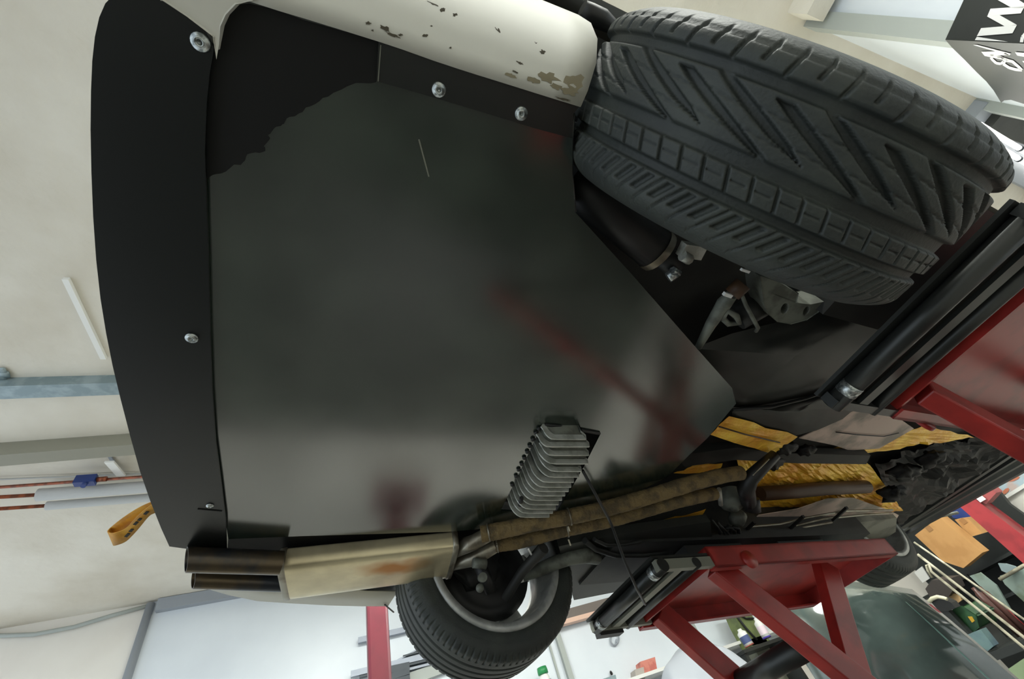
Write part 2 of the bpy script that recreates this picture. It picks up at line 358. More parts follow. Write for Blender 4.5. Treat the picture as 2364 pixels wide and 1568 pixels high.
# dull black patch with a ragged edge
rag = [(478, 412), (500, 402), (522, 396), (531, 388), (556, 381), (566, 370), (571, 356), (590, 352), (612, 349), (608, 338), (622, 322), (618, 312), (633, 296), (648, 291), (655, 287), (668, 270), (690, 262), (706, 248), (728, 240), (745, 226), (770, 214), (800, 200), (840, 192), (868, 190), (875, 96), (700, 46), (575, 8), (535, 12), (508, 44), (491, 122), (476, 300)]
rag2 = []
for i, (x, y) in enumerate(rag):
    rag2.append((x, y))
    if i < 26:
        x2, y2 = rag[i + 1]; rag2.append(((x + x2) / 2 + random.uniform(-4, 4), (y + y2) / 2 + random.uniform(-5, 5)))
mb = MB(); mb.prism(pz(rag2, ZT - 0.0006), (0, 0, 0.0005)); mb.build('dull_patch', M['traypatch'], TR, 'dull black patch with ragged edge')
# scratch
a, b = K(967, 322, z=ZT - 0.0004), K(990, 408, z=ZT - 0.0004)
mb = MB(); mb.bar(a, b, 0.002, 0.0006); mb.build('scratch', M['bar'], TR)
# saw-cut edging round the opening
edge = [(1185, 1120), (1194, 1100), (1200, 1085), (1207, 1072), (1213, 1058), (1220, 1044), (1226, 1030), (1233, 1015), (1240, 1000), (1247, 990)]
for x, y in edge:
    mb = MB(); mb.ball(K(x - 2, y, z=ZT - 0.003), 0.0062, 1, 1, 0.7, 6); mb.build('edge_bead', M['black'], TR)
mb = MB(); mb.tube([K(x, y, z=ZT - 0.002) for x, y in ((1250, 988), (1262, 981), (1285, 984), (1340, 993), (1384, 1001))], 0.0045, 8)
mb.build('edge_strip', M['black'], TR, 'black rubber edging round the opening')

def bolt(px, py, z, r, parent):
    c = K(px, py, z=z); mbx = MB()
    mbx.lathe(c, (0, 0, -1), [(0.0, 0.0), (r, 0.0), (r, 0.0015), (r * 0.9, 0.003), (r * 0.62, 0.003), (r * 0.60, 0.0045), (r * 0.34, 0.0052), (r * 0.30, 0.0025), (0.0, 0.002)], 20)
    return mbx.build('bolt', M['bolt'], parent)
# side plate
sp = [(874, 97), (1000, 140), (1140, 186), (1338, 246), (1324, 262), (1322, 320), (1230, 295), (1100, 255), (960, 213), (869, 188)]
mb = MB(); mb.prism(pz(sp, ZT - 0.006), (0, 0, 0.004)); PL = mb.build('side_plate', M['plate'], CAR)
mb = MB(); mb.bar(K(879, 104, z=ZT - 0.0065), K(873, 188, z=ZT - 0.0065), 0.0012, 0.001); mb.build('bare_edge', M['bar'], PL)
bolt(1013, 207, ZT - 0.006, 0.0092, PL); bolt(1203, 262, ZT - 0.006, 0.0092, PL)
# tray right flange next to the tyre
mb = MB(); fl = pz([(1326, 262), (1322, 330), (1321, 400), (1329, 490)], ZT); mb.grid([fl, [p + V(0.004, -0.002, 0.05) for p in fl]]); mb.build('tray_flange', M['plate'], CAR, solid=0.003)

# rear diffuser panel
dif = [(300, -25), (262, -12), (243, 8), (229, 40), (219, 85), (213, 140), (210, 210), (209, 300), (211, 400), (215, 500), (222, 600), (232, 690), (245, 770), (260, 845), (278, 920), (300, 1005), (323, 1088), (348, 1160), (372, 1220), (391, 1262), (428, 1267), (480, 1277), (524, 1286), (521, 1200), (510, 1110), (498, 1020), (490, 900), (485, 760), (481, 600), (477, 480), (473, 350), (477, 240), (484, 170), (494, 112), (475, 72), (430, 38), (372, 0), (350, -20)]
nd = V(0.04, 0, 1).normalized(); pd = K(485, 760, z=ZT - 0.008)
mb = MB(); mb.prism([K(x, y, pl=(pd, nd)) for x, y in dif], (0, 0, 0.004)); DF = mb.build('diffuser', M['diff'], CAR)
def bolt_d(px, py, r):
    c = K(px, py, pl=(pd, nd)); mbx = MB()
    mbx.lathe(c, (0, 0, -1), [(0.0, 0.0), (r, 0.0), (r, 0.0015), (r * 0.9, 0.003), (r * 0.62, 0.003), (r * 0.60, 0.0045), (r * 0.34, 0.0052), (r * 0.30, 0.0025), (0.0, 0.002)], 20)
    mbx.build('bolt', M['bolt'], DF)
bolt_d(463, 97, 0.0098); bolt_d(443, 780, 0.0095); bolt_d(485, 1167, 0.0075)
mb = MB(); mb.bar(K(456, 1176, pl=(pd - V(0, 0, 0.001), nd)), K(512, 1181, pl=(pd - V(0, 0, 0.001), nd)), 0.002, 0.002); mb.build('seam', M['black'], DF)

# rear bumper: long side skirt with a rolled lower edge
lowpx = [(560, -4), (640, 22), (700, 40), (800, 71), (870, 93), (930, 113), (1000, 138), (1060, 158), (1120, 177), (1200, 202), (1270, 224), (1340, 246)]
e = [K(x, y, z=ZT - 0.012) for x, y in lowpx]
offs = [(0, 0, 0.012), (0, 0, 0), (0.006, -0.02, 0.012), (0.016, -0.055, 0.045), (0.022, -0.085, 0.09), (0.026, -0.105, 0.15), (0.026, -0.115, 0.22), (0.024, -0.12, 0.32)]
rows = []
for o in offs:
    rows.append([p + V(o[0] * (i / 11) ** 2, o[1], o[2]) for i, p in enumerate(e)])
mb = MB(); mb.grid(rows)
BU = mb.build('rear_bumper', M['paint'], CAR, solid=0.003)
# bumper corner lip by the diffuser
lip = [(372, -2), (432, 38), (492, 84), (499, 118), (502, 100), (510, 60), (522, 34), (545, 10), (580, -2), (580, -40), (372, -40)]
mb = MB(); mb.prism(pz(lip, ZT - 0.014), (0, 0, 0.03)); mb.build('bumper_lip', M['paint'], CAR, bevel=0.003)
# dark scuffs on the skirt
random.seed(11)
M['scuff'] = mat('scuff_dirt', (70, 64, 48), 0.8); M['scuff2'] = mat('pale_dirt', (128, 120, 96), 0.85)
from mathutils.bvhtree import BVHTree
_sv = [p for r in rows for p in r]; _nc = len(rows[0])
SKT = BVHTree.FromPolygons(_sv, [(i * _nc + j, i * _nc + j + 1, (i + 1) * _nc + j + 1, (i + 1) * _nc + j) for i in range(len(rows) - 1) for j in range(_nc - 1)])
def skirt(px, py, lift=0.0024):
    d = unp(px, py, MC).normalized(); h = SKT.ray_cast(Vector((0, 0, 0)), d)
    return None if h[0] is None else h[0] - d * lift
def blot(name, m, x, y, rx_, ry_, ang=0.0):
    pts = []
    for k in range(16):
        t = 2 * math.pi * k / 16; q = 1 + random.uniform(-0.45, 0.35)
        u = math.cos(t) * rx_ * q; v = math.sin(t) * ry_ * q
        p = skirt(x + u * math.cos(ang) - v * math.sin(ang), y + u * math.sin(ang) + v * math.cos(ang))
        if p is None: return
        pts.append(p)
    c = skirt(x, y)
    if c is None: return
    mbx = MB(); mbx.add(pts + [c], [(k, (k + 1) % 16, 16) for k in range(16)], True); mbx.build(name, m, BU)
for x, y, a_, b_, g in [(1112, 38, 20, 12, 0.4), (1145, 62, 13, 4, 0.9), (1022, 22, 6, 5, 0.4), (1050, 34, 5, 4, 0), (1000, 8, 20, 3, 0.5), (850, 53, 6, 4, 0), (890, 66, 13, 5, 0.5), (905, 80, 18, 3, 0.35), (925, 80, 6, 3, 0), (1146, 36, 4, 3, 0), (982, 82, 6, 3, 0), (1332, 62, 6, 4, 0.4), (1298, 56, 3, 8, 0), (1283, 100, 20, 2.4, -0.02), (1318, 95, 16, 2.4, -0.45), (1340, 82, 8, 4, 0.2), (1237, 95, 2.5, 6, -0.3), (1253, 120, 6, 5, 0.3), (1312, 118, 7, 3, 0.4), (1200, 145, 9, 2.5, 0.4), (1168, 8, 5, 6, 0), (1190, 166, 7, 2, .4), (1220, 62, 4, 3, 0), (860, 70, 3, 2.5, 0), (996, 60, 3, 2, 0), (1040, 110, 2.5, 2, 0), (1300, 229, 20, 2.4, .3)]:
    blot('paint_chip', M['scuff'], x, y, a_, b_, g)
for x, y, a_, b_, g in [(1322, 190, 22, 22, 0), (1265, 178, 26, 11, 0.3), (1232, 186, 14, 7, 0.4), (1180, 174, 13, 4, 0.3), (1315, 212, 20, 8, .3), (1282, 200, 16, 6, 0.3)]:
    blot('dirt_film', M['scuff2'], x, y, a_, b_, g)
# black rubber arch trim above the skirt end
mb = MB(); mb.tube([K(x, y, z=0.86) for x, y in ((1345, 18), (1362, 32), (1390, 45), (1412, 60))], [0.012, 0.016, 0.016, 0.012], 10); mb.build('arch_trim', M['black'], CAR)

# ---- tyres
def tyre(name, yc, cx, cz, R, sgn, tread, nth, parent, half=0.115, toe=0.0):
    us = [-half + 0.003, -0.107, -0.102, -0.098]
    nu = 104
    us += [-0.094 + 0.188 * k / nu for k in range(nu + 1)] + [0.098, 0.102, 0.107, half - 0.003]
    def rad(u):
        a_ = abs(u)
        r = R - 0.0035 * (u / 0.094) ** 2
        if a_ > 0.082: r -= ((a_ - 0.082) / 0.030) ** 2 * 0.030
        return r
    prof = [(u, rad(u), abs(u) <= 0.1005) for u in us]
    side = [(0.1125, R - 0.042), (0.115, R - 0.056), (0.115, R - 0.066), (0.111, R - 0.074), (0.104, R - 0.078)]
    prof = [(-u, r, False) for u, r in reversed(side)] + prof + [(u, r, False) for u, r in side]
    n = len(prof); vs_ = []
    for i in range(nth):
        th = 2 * math.pi * i / nth
        dg = math.degrees(th) if th <= math.pi else math.degrees(th) - 360
        s_, c_ = math.sin(th), math.cos(th)
        for u, r, tr in prof:
            rr = r - (tread(dg, u) if tr else 0.0)
            vs_.append(V(cx + s_ * rr, yc + sgn * u, cz - c_ * rr))
    fs = []
    for i in range(nth):
        o1, o2 = i * n, ((i + 1) % nth) * n
        for k in range(n - 1): fs.append((o1 + k, o1 + k + 1, o2 + k + 1, o2 + k))
    mbx = MB(); mbx.add(vs_, fs, True)
    return mbx.build(name, M['rubber'], parent)
def sstep(a_, b_, x): t = min(1, max(0, (x - a_) / (b_ - a_))); return t * t * (3 - 2 * t)
def near_u(u, a_, b_, s_=0.0016): return sstep(a_ - s_, a_ + s_, u) * (1 - sstep(b_ - s_, b_ + s_, u))
def per(th, pitch, width, ph=0.0, soft=0.28):
    t = ((th - ph) % pitch); t = min(t, pitch - t); return 1 - sstep(width / 2 - soft, width / 2 + soft, t)
def tread_r(th, u):
    d = 0.0
    for a_, b_ in ((-0.074, -0.061), (-0.001, 0.016), (0.043, 0.055)): d = max(d, 0.0095 * near_u(u, a_, b_))
    if -0.062 < u < 0.0:
        t = (u + 0.062) / 0.062
        c = 24.0 * t + 4.0 * t * t
        # two families of slanted slots: one runs out into the inner groove, the other stops short of it
        w = 4.8 * (0.30 + 0.70 * math.sin(math.pi * min(1, max(0, t * 0.80 + 0.14))))
        if t > 0.10: d = max(d, 0.0085 * per(th - c, 22.5, w, 0.0, 0.5))
        if t < 0.86: d = max(d, 0.0085 * per(th - c, 22.5, w * (1 if t < 0.66 else (0.86 - t) / 0.2), 11.25, 0.5))
        fr = ((th - c) % 11.25) / 11.25
        for t0 in (0.34, 0.70):
            d = max(d, 0.0022 * (1 - sstep(0.004, 0.034, abs(t - t0 - 0.16 * (fr - 0.5)))))
    if 0.016 < u < 0.043: d = max(d, 0.005 * per(th - (u - 0.016) * 75, 5.625, 0.62, 0.0, 0.22)); d = max(d, 0.003 * near_u(u, 0.0285, 0.0297, 0.0006) * (1 if ((th * 0.177) % 1) > 0.35 else 0))
    if u > 0.055:
        d = max(d, 0.004 * per(th + (u - 0.055) * 150, 5.625, 0.5, 0.0, 0.2))
        if 0.058 < u < 0.082: d = max(d, 0.0055 * per(th + (u - 0.055) * 150, 5.625, 1.7, 2.8, 0.35))
    if u < -0.075:
        d = max(d, 0.005 * per(th + (u + 0.075) * 60, 11.25, 0.9, 0.0, 0.25))
        if u < -0.081: d = max(d, 0.005 * per(th + (u + 0.075) * 60, 11.25, 0.9, 5.6, 0.25))
        d = max(d, 0.003 * near_u(u, -0.0955, -0.0935, 0.0008))
    return d
def tread_l(th, u):
    d = 0.0
    for c_ in (-0.062, -0.028, 0.006, 0.040): d = max(d, 0.007 * near_u(u, c_ - 0.005, c_ + 0.005))
    if u > 0.066: d = max(d, 0.004 * per(th, 4.0, 0.9, 0.0, 0.5))
    if u < -0.07: d = max(d, 0.003 * per(th, 5.0, 0.9, 0.0, 0.5))
    return d
RX, RZ, RR = 0.578, 0.632, 0.297
t = tyre('tyre', -0.010, RX, RZ, RR, 1, tread_r, 1440, CAR); t.name = 'rear_tyre'
# rim barrel behind that tyre
mb = MB(); mb.lathe((RX, 0.085, RZ), (0, -1, 0), [(0.207, 0.0), (0.212, 0.006), (0.204, 0.012), (0.196, 0.02), (0.186, 0.05), (0.180, 0.15), (0.06, 0.155), (0.0, 0.155)], 48); mb.build('rim', M['alloy'], CAR)
# left rear wheel and left front wheel
def left_wheel(cx, cz, yin, nth, spokes=True):
    w = MB(); R = 0.297
    t_ = tyre('tyre', yin + 0.122, cx, cz, R, -1, tread_l, nth, CAR)
    w.lathe((cx, yin + 0.004, cz), (0, 1, 0), [(0.222, 0.025), (0.228, 0.006), (0.226, -0.003), (0.204, -0.001), (0.202, 0.008), (0.200, 0.018), (0.196, 0.03), (0.186, 0.06), (0.182, 0.09), (0.186, 0.16), (0.198, 0.185)], 64)
    rim = w.build('rim', M['alloy'], CAR)
    if spokes:
        for k in range(5):
            an = 2 * math.pi * (k + 0.1) / 5; d1 = V(math.cos(an), 0, math.sin(an)); tn = V(-math.sin(an), 0, math.cos(an))
            s_ = MB(); c0 = V(cx, yin + 0.145, cz)
            pts = [c0 + d1 * 0.03 + tn * 0.028, c0 + d1 * 0.03 - tn * 0.028, c0 + d1 * 0.180 - tn * 0.036, c0 + d1 * 0.180 + tn * 0.036]
            s_.prism(pts, (0, 0.035, 0)); s_.build('spoke', M['alloy'], rim, bevel=0.006)
        h_ = MB(); h_.lathe((cx, yin + 0.19, cz), (0, -1, 0), [(0.0, 0.0), (0.06, 0.0), (0.065, 0.04), (0.0, 0.05)], 24); h_.build('hub', M['alloy'], rim)
    return t_
left_wheel(0.601, 0.657, 1.310, 1080).name = 'rear_tyre.001'
left_wheel(2.88, 0.782, 1.310, 720).name = 'front_tyre'
# brake, upright and links inside the left rear wheel
mb = MB(); mb.lathe((0.601, 1.44, 0.657), (0, -1, 0), [(0.0, 0.0), (0.158, 0.0), (0.158, 0.012), (0.12, 0.02), (0.07, 0.02), (0.07, 0.05), (0.0, 0.055)], 40); mb.build('brake_shield', M['black'], CAR)
mb = MB(); mb.ball(V(0.56, 1.40, 0.68), 0.075, 1.1, 0.5, 1.3, 10, 0.4); mb.build('wheel_upright', M['black'], CAR)
mb = MB(); mb.tube([K(1105, 1300, y=1.26), K(1135, 1365, y=1.30)], 0.02); mb.build('upright_strut', M['black'], CAR)
mb = MB(); mb.tube([K(1092, 1300, y=1.20), K(1122, 1303, y=1.20)], 0.014); mb.build('link_bush', M['castd'], CAR)
mb = MB(); mb.tube([K(1115, 1333, y=1.20), K(1112, 1334, y=1.23)], 0.013); mb.build('link_bush', M['castd'], CAR)
mb = MB(); mb.ball(K(1108, 1358, y=1.23), 0.012, 1, 1, 1, 8); mb.build('link_bush', M['castd'], CAR)
mb = MB(); mb.tube([K(1255, 1265, y=1.12), K(1205, 1320, y=1.24), K(1165, 1385, y=1.30)], [0.018, 0.015, 0.014], 10); mb.build('lateral_link', M['dark'], CAR)
arm = [K(x, y, z=0.60) for x, y in ((1198, 1337), (1235, 1320), (1275, 1302), (1312, 1288), (1350, 1280), (1378, 1290))]
mb = MB(); mb.tube(arm, [0.014, 0.020, 0.022, 0.024, 0.028, 0.020], 12); mb.build('control_arm', M['castd'], CAR)
for p_, q_, w_ in (((1200, 1333), (1206, 1341), 0.010), ((1220, 1268), (1228, 1282), 0.005)):
    mb = MB(); mb.bar(K(*p_, z=0.575), K(*q_, z=0.575), w_, w_); mb.build('cable_tie', M['white'], CAR)

# ---- suspension behind the right rear tyre
ax0, ax1 = K(1385, 470, z=0.70), K(1520, 582, z=0.66)
mb = MB(); mb.tube([ax0 + (ax0 - ax1) * 0.5, ax0, ax1], [0.040, 0.041, 0.041], 24); mb.build('shock_absorber', M['black'], CAR)
mb = MB(); d = (ax1 - ax0).normalized(); mb.tube([ax1 - d * 0.012, ax1 - d * 0.006, ax1 + d * 0.002], [0.0418, 0.0428, 0.0415], 24, False); mb.build('shock_collar', M['steel'], CAR)
mb = MB(); mb.tube([ax1, ax1 + d * 0.05], 0.024, 16); mb.build('shock_eye', M['black'], CAR)
mb = MB(); mb.bar(K(1572, 575, z=0.63), K(1620, 582, z=0.63), 0.026, 0.018); mb.build('bracket', M['cast'], CAR)
mb = MB(); mb.tube([K(1575, 590, z=0.62), K(1592, 600, z=0.62)], 0.010, 8); mb.build('bracket_nut', M['cast'], CAR)
mb = MB(); mb.tube([K(1542, 642, z=0.62), K(1560, 630, z=0.62)], 0.0105, 6); mb.build('hex_bolt', M['bolt'], CAR)
mb = MB(); mb.tube([K(1552, 624, z=0.62), K(1566, 632, z=0.62)], 0.008, 6); mb.build('hex_bolt', M['bolt'], CAR)
mb = MB(); mb.tube([K(1690, 680, z=0.62), K(1716, 655, z=0.62)], 0.017, 8); mb.build('rod_end_nut', M['brown'], CAR)
for p_, q_, w_ in (((1671, 678), (1688, 684), 0.007), ((1711, 622), (1729, 628), 0.005)):
    mb = MB(); mb.bar(K(*p_, z=0.605), K(*q_, z=0.605), w_, w_); mb.build('cable_tie', M['white'], CAR)
mb = MB(); mb.tube([K(1612, 802, z=0.66), K(1640, 750, z=0.65), K(1672, 700, z=0.64), K(1690, 680, z=0.63)], [0.008, 0.012, 0.016, 0.012], 10); mb.build('toe_link', M['castd'], CAR)
mb = MB(); mb.tube([K(1712, 680, z=0.63), K(1722, 705, z=0.625), K(1738, 735, z=0.62), K(1750, 757, z=0.62), K(1745, 765, z=0.625)], 0.0045, 8); mb.build('brake_hose', M['castd'], CAR)
mb = MB(); mb.tube([K(1668, 735, z=0.64), K(1680, 718, z=0.63), K(1700, 730, z=0.63), K(1706, 745, z=0.635), K(1682, 748, z=0.64), K(1668, 735, z=0.64)], 0.007, 8); mb.build('hose_clip', M['castd'], CAR)
# hub carrier with two drillings
hub = [(1757, 640), (1800, 655), (1842, 678), (1838, 698), (1870, 702), (1908, 694), (1888, 720), (1862, 738), (1825, 748), (1796, 742), (1772, 725), (1762, 700), (1758, 670)]
def ring(cx_, cy_, rx_, ry_, a_, z): return [K(cx_ + rx_ * math.cos(t) * math.cos(a_) - ry_ * math.sin(t) * math.sin(a_), cy_ + rx_ * math.cos(t) * math.sin(a_) + ry_ * math.sin(t) * math.cos(a_), z=z) for t in [2 * math.pi * k / 12 for k in range(12)]]
mb = MB(); mb.prism(pz(hub, 0.62), (0, 0, 0.05), [ring(1812, 713, 8, 13, 0.4, 0.62), ring(1862, 718, 6, 11, 0.5, 0.62)]); mb.build('hub_carrier', M['castd'], CAR, bevel=0.004)
mb = MB(); mb.tube([K(1700, 735, z=0.66), K(1760, 700, z=0.66)], 0.03, 12); mb.build('arm_bush', M['dark'], CAR)

# ---- black guards behind the wheel (fuel tank side)
def dome(pts, z, depth, name, m, lab=None, n=7):
    c = sum((Vector((x, y)) for x, y in pts), Vector((0, 0))) / len(pts); rows_ = []
    for k in range(n + 1):
        f_ = k / n
        rows_.append([K(c.x + (x - c.x) * f_, c.y + (y - c.y) * f_, z=z - depth * (1 - f_ ** 2) * (0.85 + 0.3 * nz((x * 0.01 * f_, y * 0.01 * f_, 0)))) for x, y in pts + [pts[0]]])
    mbx = MB(); mbx.grid(rows_); return mbx.build(name, m, CAR, lab)
def dense(pts, k=4):
    out = []
    for i in range(len(pts)):
        a_, b_ = pts[i], pts[(i + 1) % len(pts)]
        for j in range(k): out.append((a_[0] + (b_[0] - a_[0]) * j / k, a_[1] + (b_[1] - a_[1]) * j / k))
    return out
dome(dense([(1600, 805), (1690, 770), (1790, 745), (1930, 705), (2040, 700), (2030, 790), (1980, 850), (1930, 900), (1840, 920), (1700, 946), (1690, 895)]), 0.70, 0.035, 'tank_guard', M['guard'])
dome(dense([(1690, 940), (1790, 935), (1880, 912), (1930, 895), (1990, 930), (1945, 968), (1890, 992), (1830, 1008), (1770, 990), (1690, 962)]), 0.69, 0.03, 'lower_guard', M['guard'])
mb = MB(); mb.tube([K(x, y, z=0.668) for x, y in ((1690, 947), (1780, 940), (1860, 920), (1925, 897))], 0.005, 8); mb.build('guard_edge', M['black'], CAR)

# ---- gold heat shielding, floor pan
def crumple(px, z, amp, name, m, nx=18, ny=10, sc=14.0):
    """four-sided sheet given by px corners (a,b,c,d), crumpled"""
    A_, B_, C_, D_ = [K(x, y, z=z) for x, y in px]
    rows_ = []
    for j in range(ny + 1):
        r_ = []
        for i in range(nx + 1):
            u, v = i / nx, j / ny
            p_ = (A_ * (1 - u) + B_ * u) * (1 - v) + (D_ * (1 - u) + C_ * u) * v
            k = amp * (noise.noise(p_ * sc) + 0.6 * noise.noise(p_ * sc * 2.7)) * (0.3 + 0.7 * math.sin(math.pi * min(1, max(0, u))) )
            e_ = 0.012 * noise.noise(p_ * 17 + V(3, 1, 0)) if (i in (0, nx) or j in (0, ny)) else 0
            r_.append(p_ + V(e_, e_, k))
        rows_.append(r_)
    mbx = MB(); mbx.grid(rows_, False); return mbx.build(name, m, CAR, solid=0.001)
crumple([(1640, 1004), (1683, 960), (1842, 1010), (1788, 1049)], 0.68, 0.006, 'heat_shield', M['gold'], 10, 6)
mb = MB(); a = pz([(1660, 985), (1720, 1003), (1800, 1022)], 0.672); mb.tube(a, 0.0025, 6); mb.build('shield_fold', M['brown'], CAR)
crumple([(1700, 1060), (1990, 1050), (2085, 1180), (1740, 1205)], 0.735, 0.022, 'tunnel_foil', M['gold'], 34, 20, 12)
crumple([(1700, 1056), (1752, 1056), (1740, 1120), (1712, 1110)], 0.70, 0.012, 'heat_shield', M['gold'], 8, 8, 22)
crumple([(1376, 1233), (1600, 1186), (1630, 1176), (1612, 1205)], 0.67, 0.006, 'heat_shield', M['gold'], 16, 5, 20)
crumple([(1376, 1233), (1612, 1203), (1590, 1214), (1420, 1243)], 0.672, 0.004, 'heat_shield', M['gold'], 14, 4, 20)
crumple([(1555, 1092), (1600, 1074), (1668, 1070), (1660, 1092)], 0.70, 0.006, 'heat_shield', M['gold'], 10, 4, 24)
crumple([(1925, 1035), (2130, 985), (2250, 1010), (1990, 1048)], 0.73, 0.008, 'heat_shield', M['gold'], 16, 6, 20)
crumple([(2040, 1150), (2068, 1158), (2080, 1176), (2035, 1170)], 0.70, 0.01, 'heat_shield', M['gold'], 6, 4, 30)
pan = pz([(1845, 1012), (1890, 992), (1930, 968), (1990, 940), (2060, 955), (2110, 990), (2075, 1010), (2030, 1036), (1960, 1040), (1925, 1028)], 0.715)
mb = MB(); mb.prism(pan, (0, 0, 0.003)); mb.build('floor_panel', M['pinkfloor'], CAR)
mb = MB(); a = [K(x, y, z=0.71) for x, y in ((1930, 998), (1980, 1004), (2040, 1008), (2075, 1000))]; mb.tube(a, 0.002, 6); mb.build('panel_seam', M['black'], CAR)
pan = pz([(1752, 1190), (1840, 1176), (1910, 1152), (1970, 1150), (2050, 1178), (2075, 1190), (2060, 1215), (1900, 1232), (1740, 1235), (1720, 1215)], 0.69)
mb = MB(); mb.prism(pan, (0, 0, 0.003)); mb.build('floor_panel', M['pinkfloor'], CAR)
mb = MB(); mb.prism(pz([(1640, 1215), (1760, 1222), (1900, 1216), (2070, 1196), (2068, 1228), (2040, 1246), (1900, 1262), (1650, 1272)], 0.66), (0, 0, 0.03)); mb.build('chassis_rail', M['greyfloor'], CAR)
for k, (z_, pts) in enumerate([(0.645, [(1680, 1226), (1740, 1216), (1800, 1211), (1860, 1196), (1950, 1180), (2060, 1178)]), (0.648, [(1680, 1236), (1760, 1224), (1830, 1216), (1900, 1198), (2000, 1188), (2060, 1186)]), (0.64, [(1640, 1246), (1740, 1230), (1830, 1222), (1920, 1206)])]):
    mb = MB(); mb.tube([K(x, y, z=z_) for x, y in pts], 0.005, 8); mb.build('brake_pipe', M['steel'], CAR)
for x, y in ((1732, 1214), (1845, 1200), (1945, 1180)):
    mb = MB(); mb.bar(K(x - 22, y + 22, z=0.636), K(x + 10, y - 8, z=0.636), 0.012, 0.010); mb.build('pipe_clip', M['black'], CAR)
# dark pipe along the tunnel and black masses
mb = MB(); mb.tube([K(x, y, z=0.70) for x, y in ((1755, 1140), (1830, 1135), (1900, 1128), (2000, 1124))], 0.028, 14); mb.build('tunnel_pipe', M['brown'], CAR)
mb = MB(); mb.prism(pz([(1560, 1052), (1700, 1034), (1800, 1046), (2010, 1052), (2000, 1072), (1840, 1070), (1700, 1062), (1580, 1078)], 0.69), (0, 0, 0.03)); mb.build('tunnel_brace', M['dark'], CAR)
random.seed(5)
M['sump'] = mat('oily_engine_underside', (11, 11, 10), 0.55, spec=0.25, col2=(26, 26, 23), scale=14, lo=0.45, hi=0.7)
crumple([(2020, 1070), (2300, 1000), (2380, 1010), (2075, 1215)], 0.74, 0.05, 'engine_underside', M['sump'], 30, 24, 9)
for x, y, r_, sx_, sy_ in ((1810, 1035, 0.035, 1.5, 0.8), (1862, 1040, 0.028, 1.2, 0.9), (1780, 1070, 0.035, 1.5, 0.9), (2090, 1090, 0.05, 1.6, 0.9), (2150, 1060, 0.045, 1.2, 1.1), (2060, 1140, 0.05, 1.3, 1.0)):
    mb = MB(); mb.ball(K(x, y, z=0.69), r_, sx_, sy_, 0.6, 10, 0.6); mb.build('wiring_bundle', M['sump'], CAR)
# gearbox brace: bent black arm with a round bush, and the grey casting beside it
mb = MB(); mb.tube([K(x, y, z=z_) for x, y, z_ in ((1790, 1050, 0.66), (1760, 1078, 0.64), (1732, 1105, 0.62), (1722, 1130, 0.61), (1728, 1160, 0.61))], [0.018, 0.022, 0.026, 0.028, 0.026], 12); mb.build('gearbox_brace', M['black'], CAR)
mb = MB(); mb.tube([K(1735, 1150, z=0.62), K(1738, 1180, z=0.59)], 0.026, 16); mb.build('brace_bush', M['black'], CAR)
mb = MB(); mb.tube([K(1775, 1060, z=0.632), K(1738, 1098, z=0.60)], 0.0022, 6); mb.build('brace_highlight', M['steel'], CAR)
mb = MB(); mb.lathe(K(1690, 1160, z=0.64), (-0.2, 0.1, -1), [(0.0, 0.03), (0.012, 0.032), (0.014, 0.024), (0.028, 0.022), (0.040, 0.012), (0.044, 0.0), (0.044, -0.04)], 24); mb.build('gearbox_casting', M['castd'], CAR)
mb = MB(); mb.ball(K(1702, 1196, z=0.65), 0.036, 1, 1, 0.8, 8, 0.3); mb.build('casting_lug', M['castd'], CAR)
mb = MB(); mb.tube([K(1660, 1130, z=0.63), K(1664, 1165, z=0.62)], 0.008, 8); mb.build('casting_pin', M['cast'], CAR)
for k in range(6):
    mb = MB(); mb.tube([K(1640 + 10 * k + random.uniform(-6, 6), 1195 + 6 * k + random.uniform(-8, 8), z=0.63), K(1665 + 8 * k, 1225 + random.uniform(-8, 8), z=0.62), K(1640 + 14 * k, 1246, z=0.63)], 0.006, 8); mb.build('coolant_hose', M['black'], CAR)
# ---- front: lower grille beams of the nose
for (a_, b_, r_, m_) in [((2062, 1222), (2390, 1004), 0.030, 'guard'), ((2080, 1216), (2392, 1026), 0.022, 'black'), ((2082, 1222), (2394, 1044), 0.024, 'guard'), ((2090, 1228), (2396, 1062), 0.030, 'black')]:
    mb = MB(); p, q = K(*a_, z=0.79), K(*b_, z=0.79); mb.bar(p, q, r_ * 1.5, r_ * 1.3); mb.build('nose_beam', M[m_], CAR)
mb = MB(); mb.tube([K(2074, 1226, z=0.80), K(2150, 1196, z=0.80), K(2210, 1184, z=0.80)], 0.010, 8); mb.build('front_undertray_edge', M['castd'], CAR)

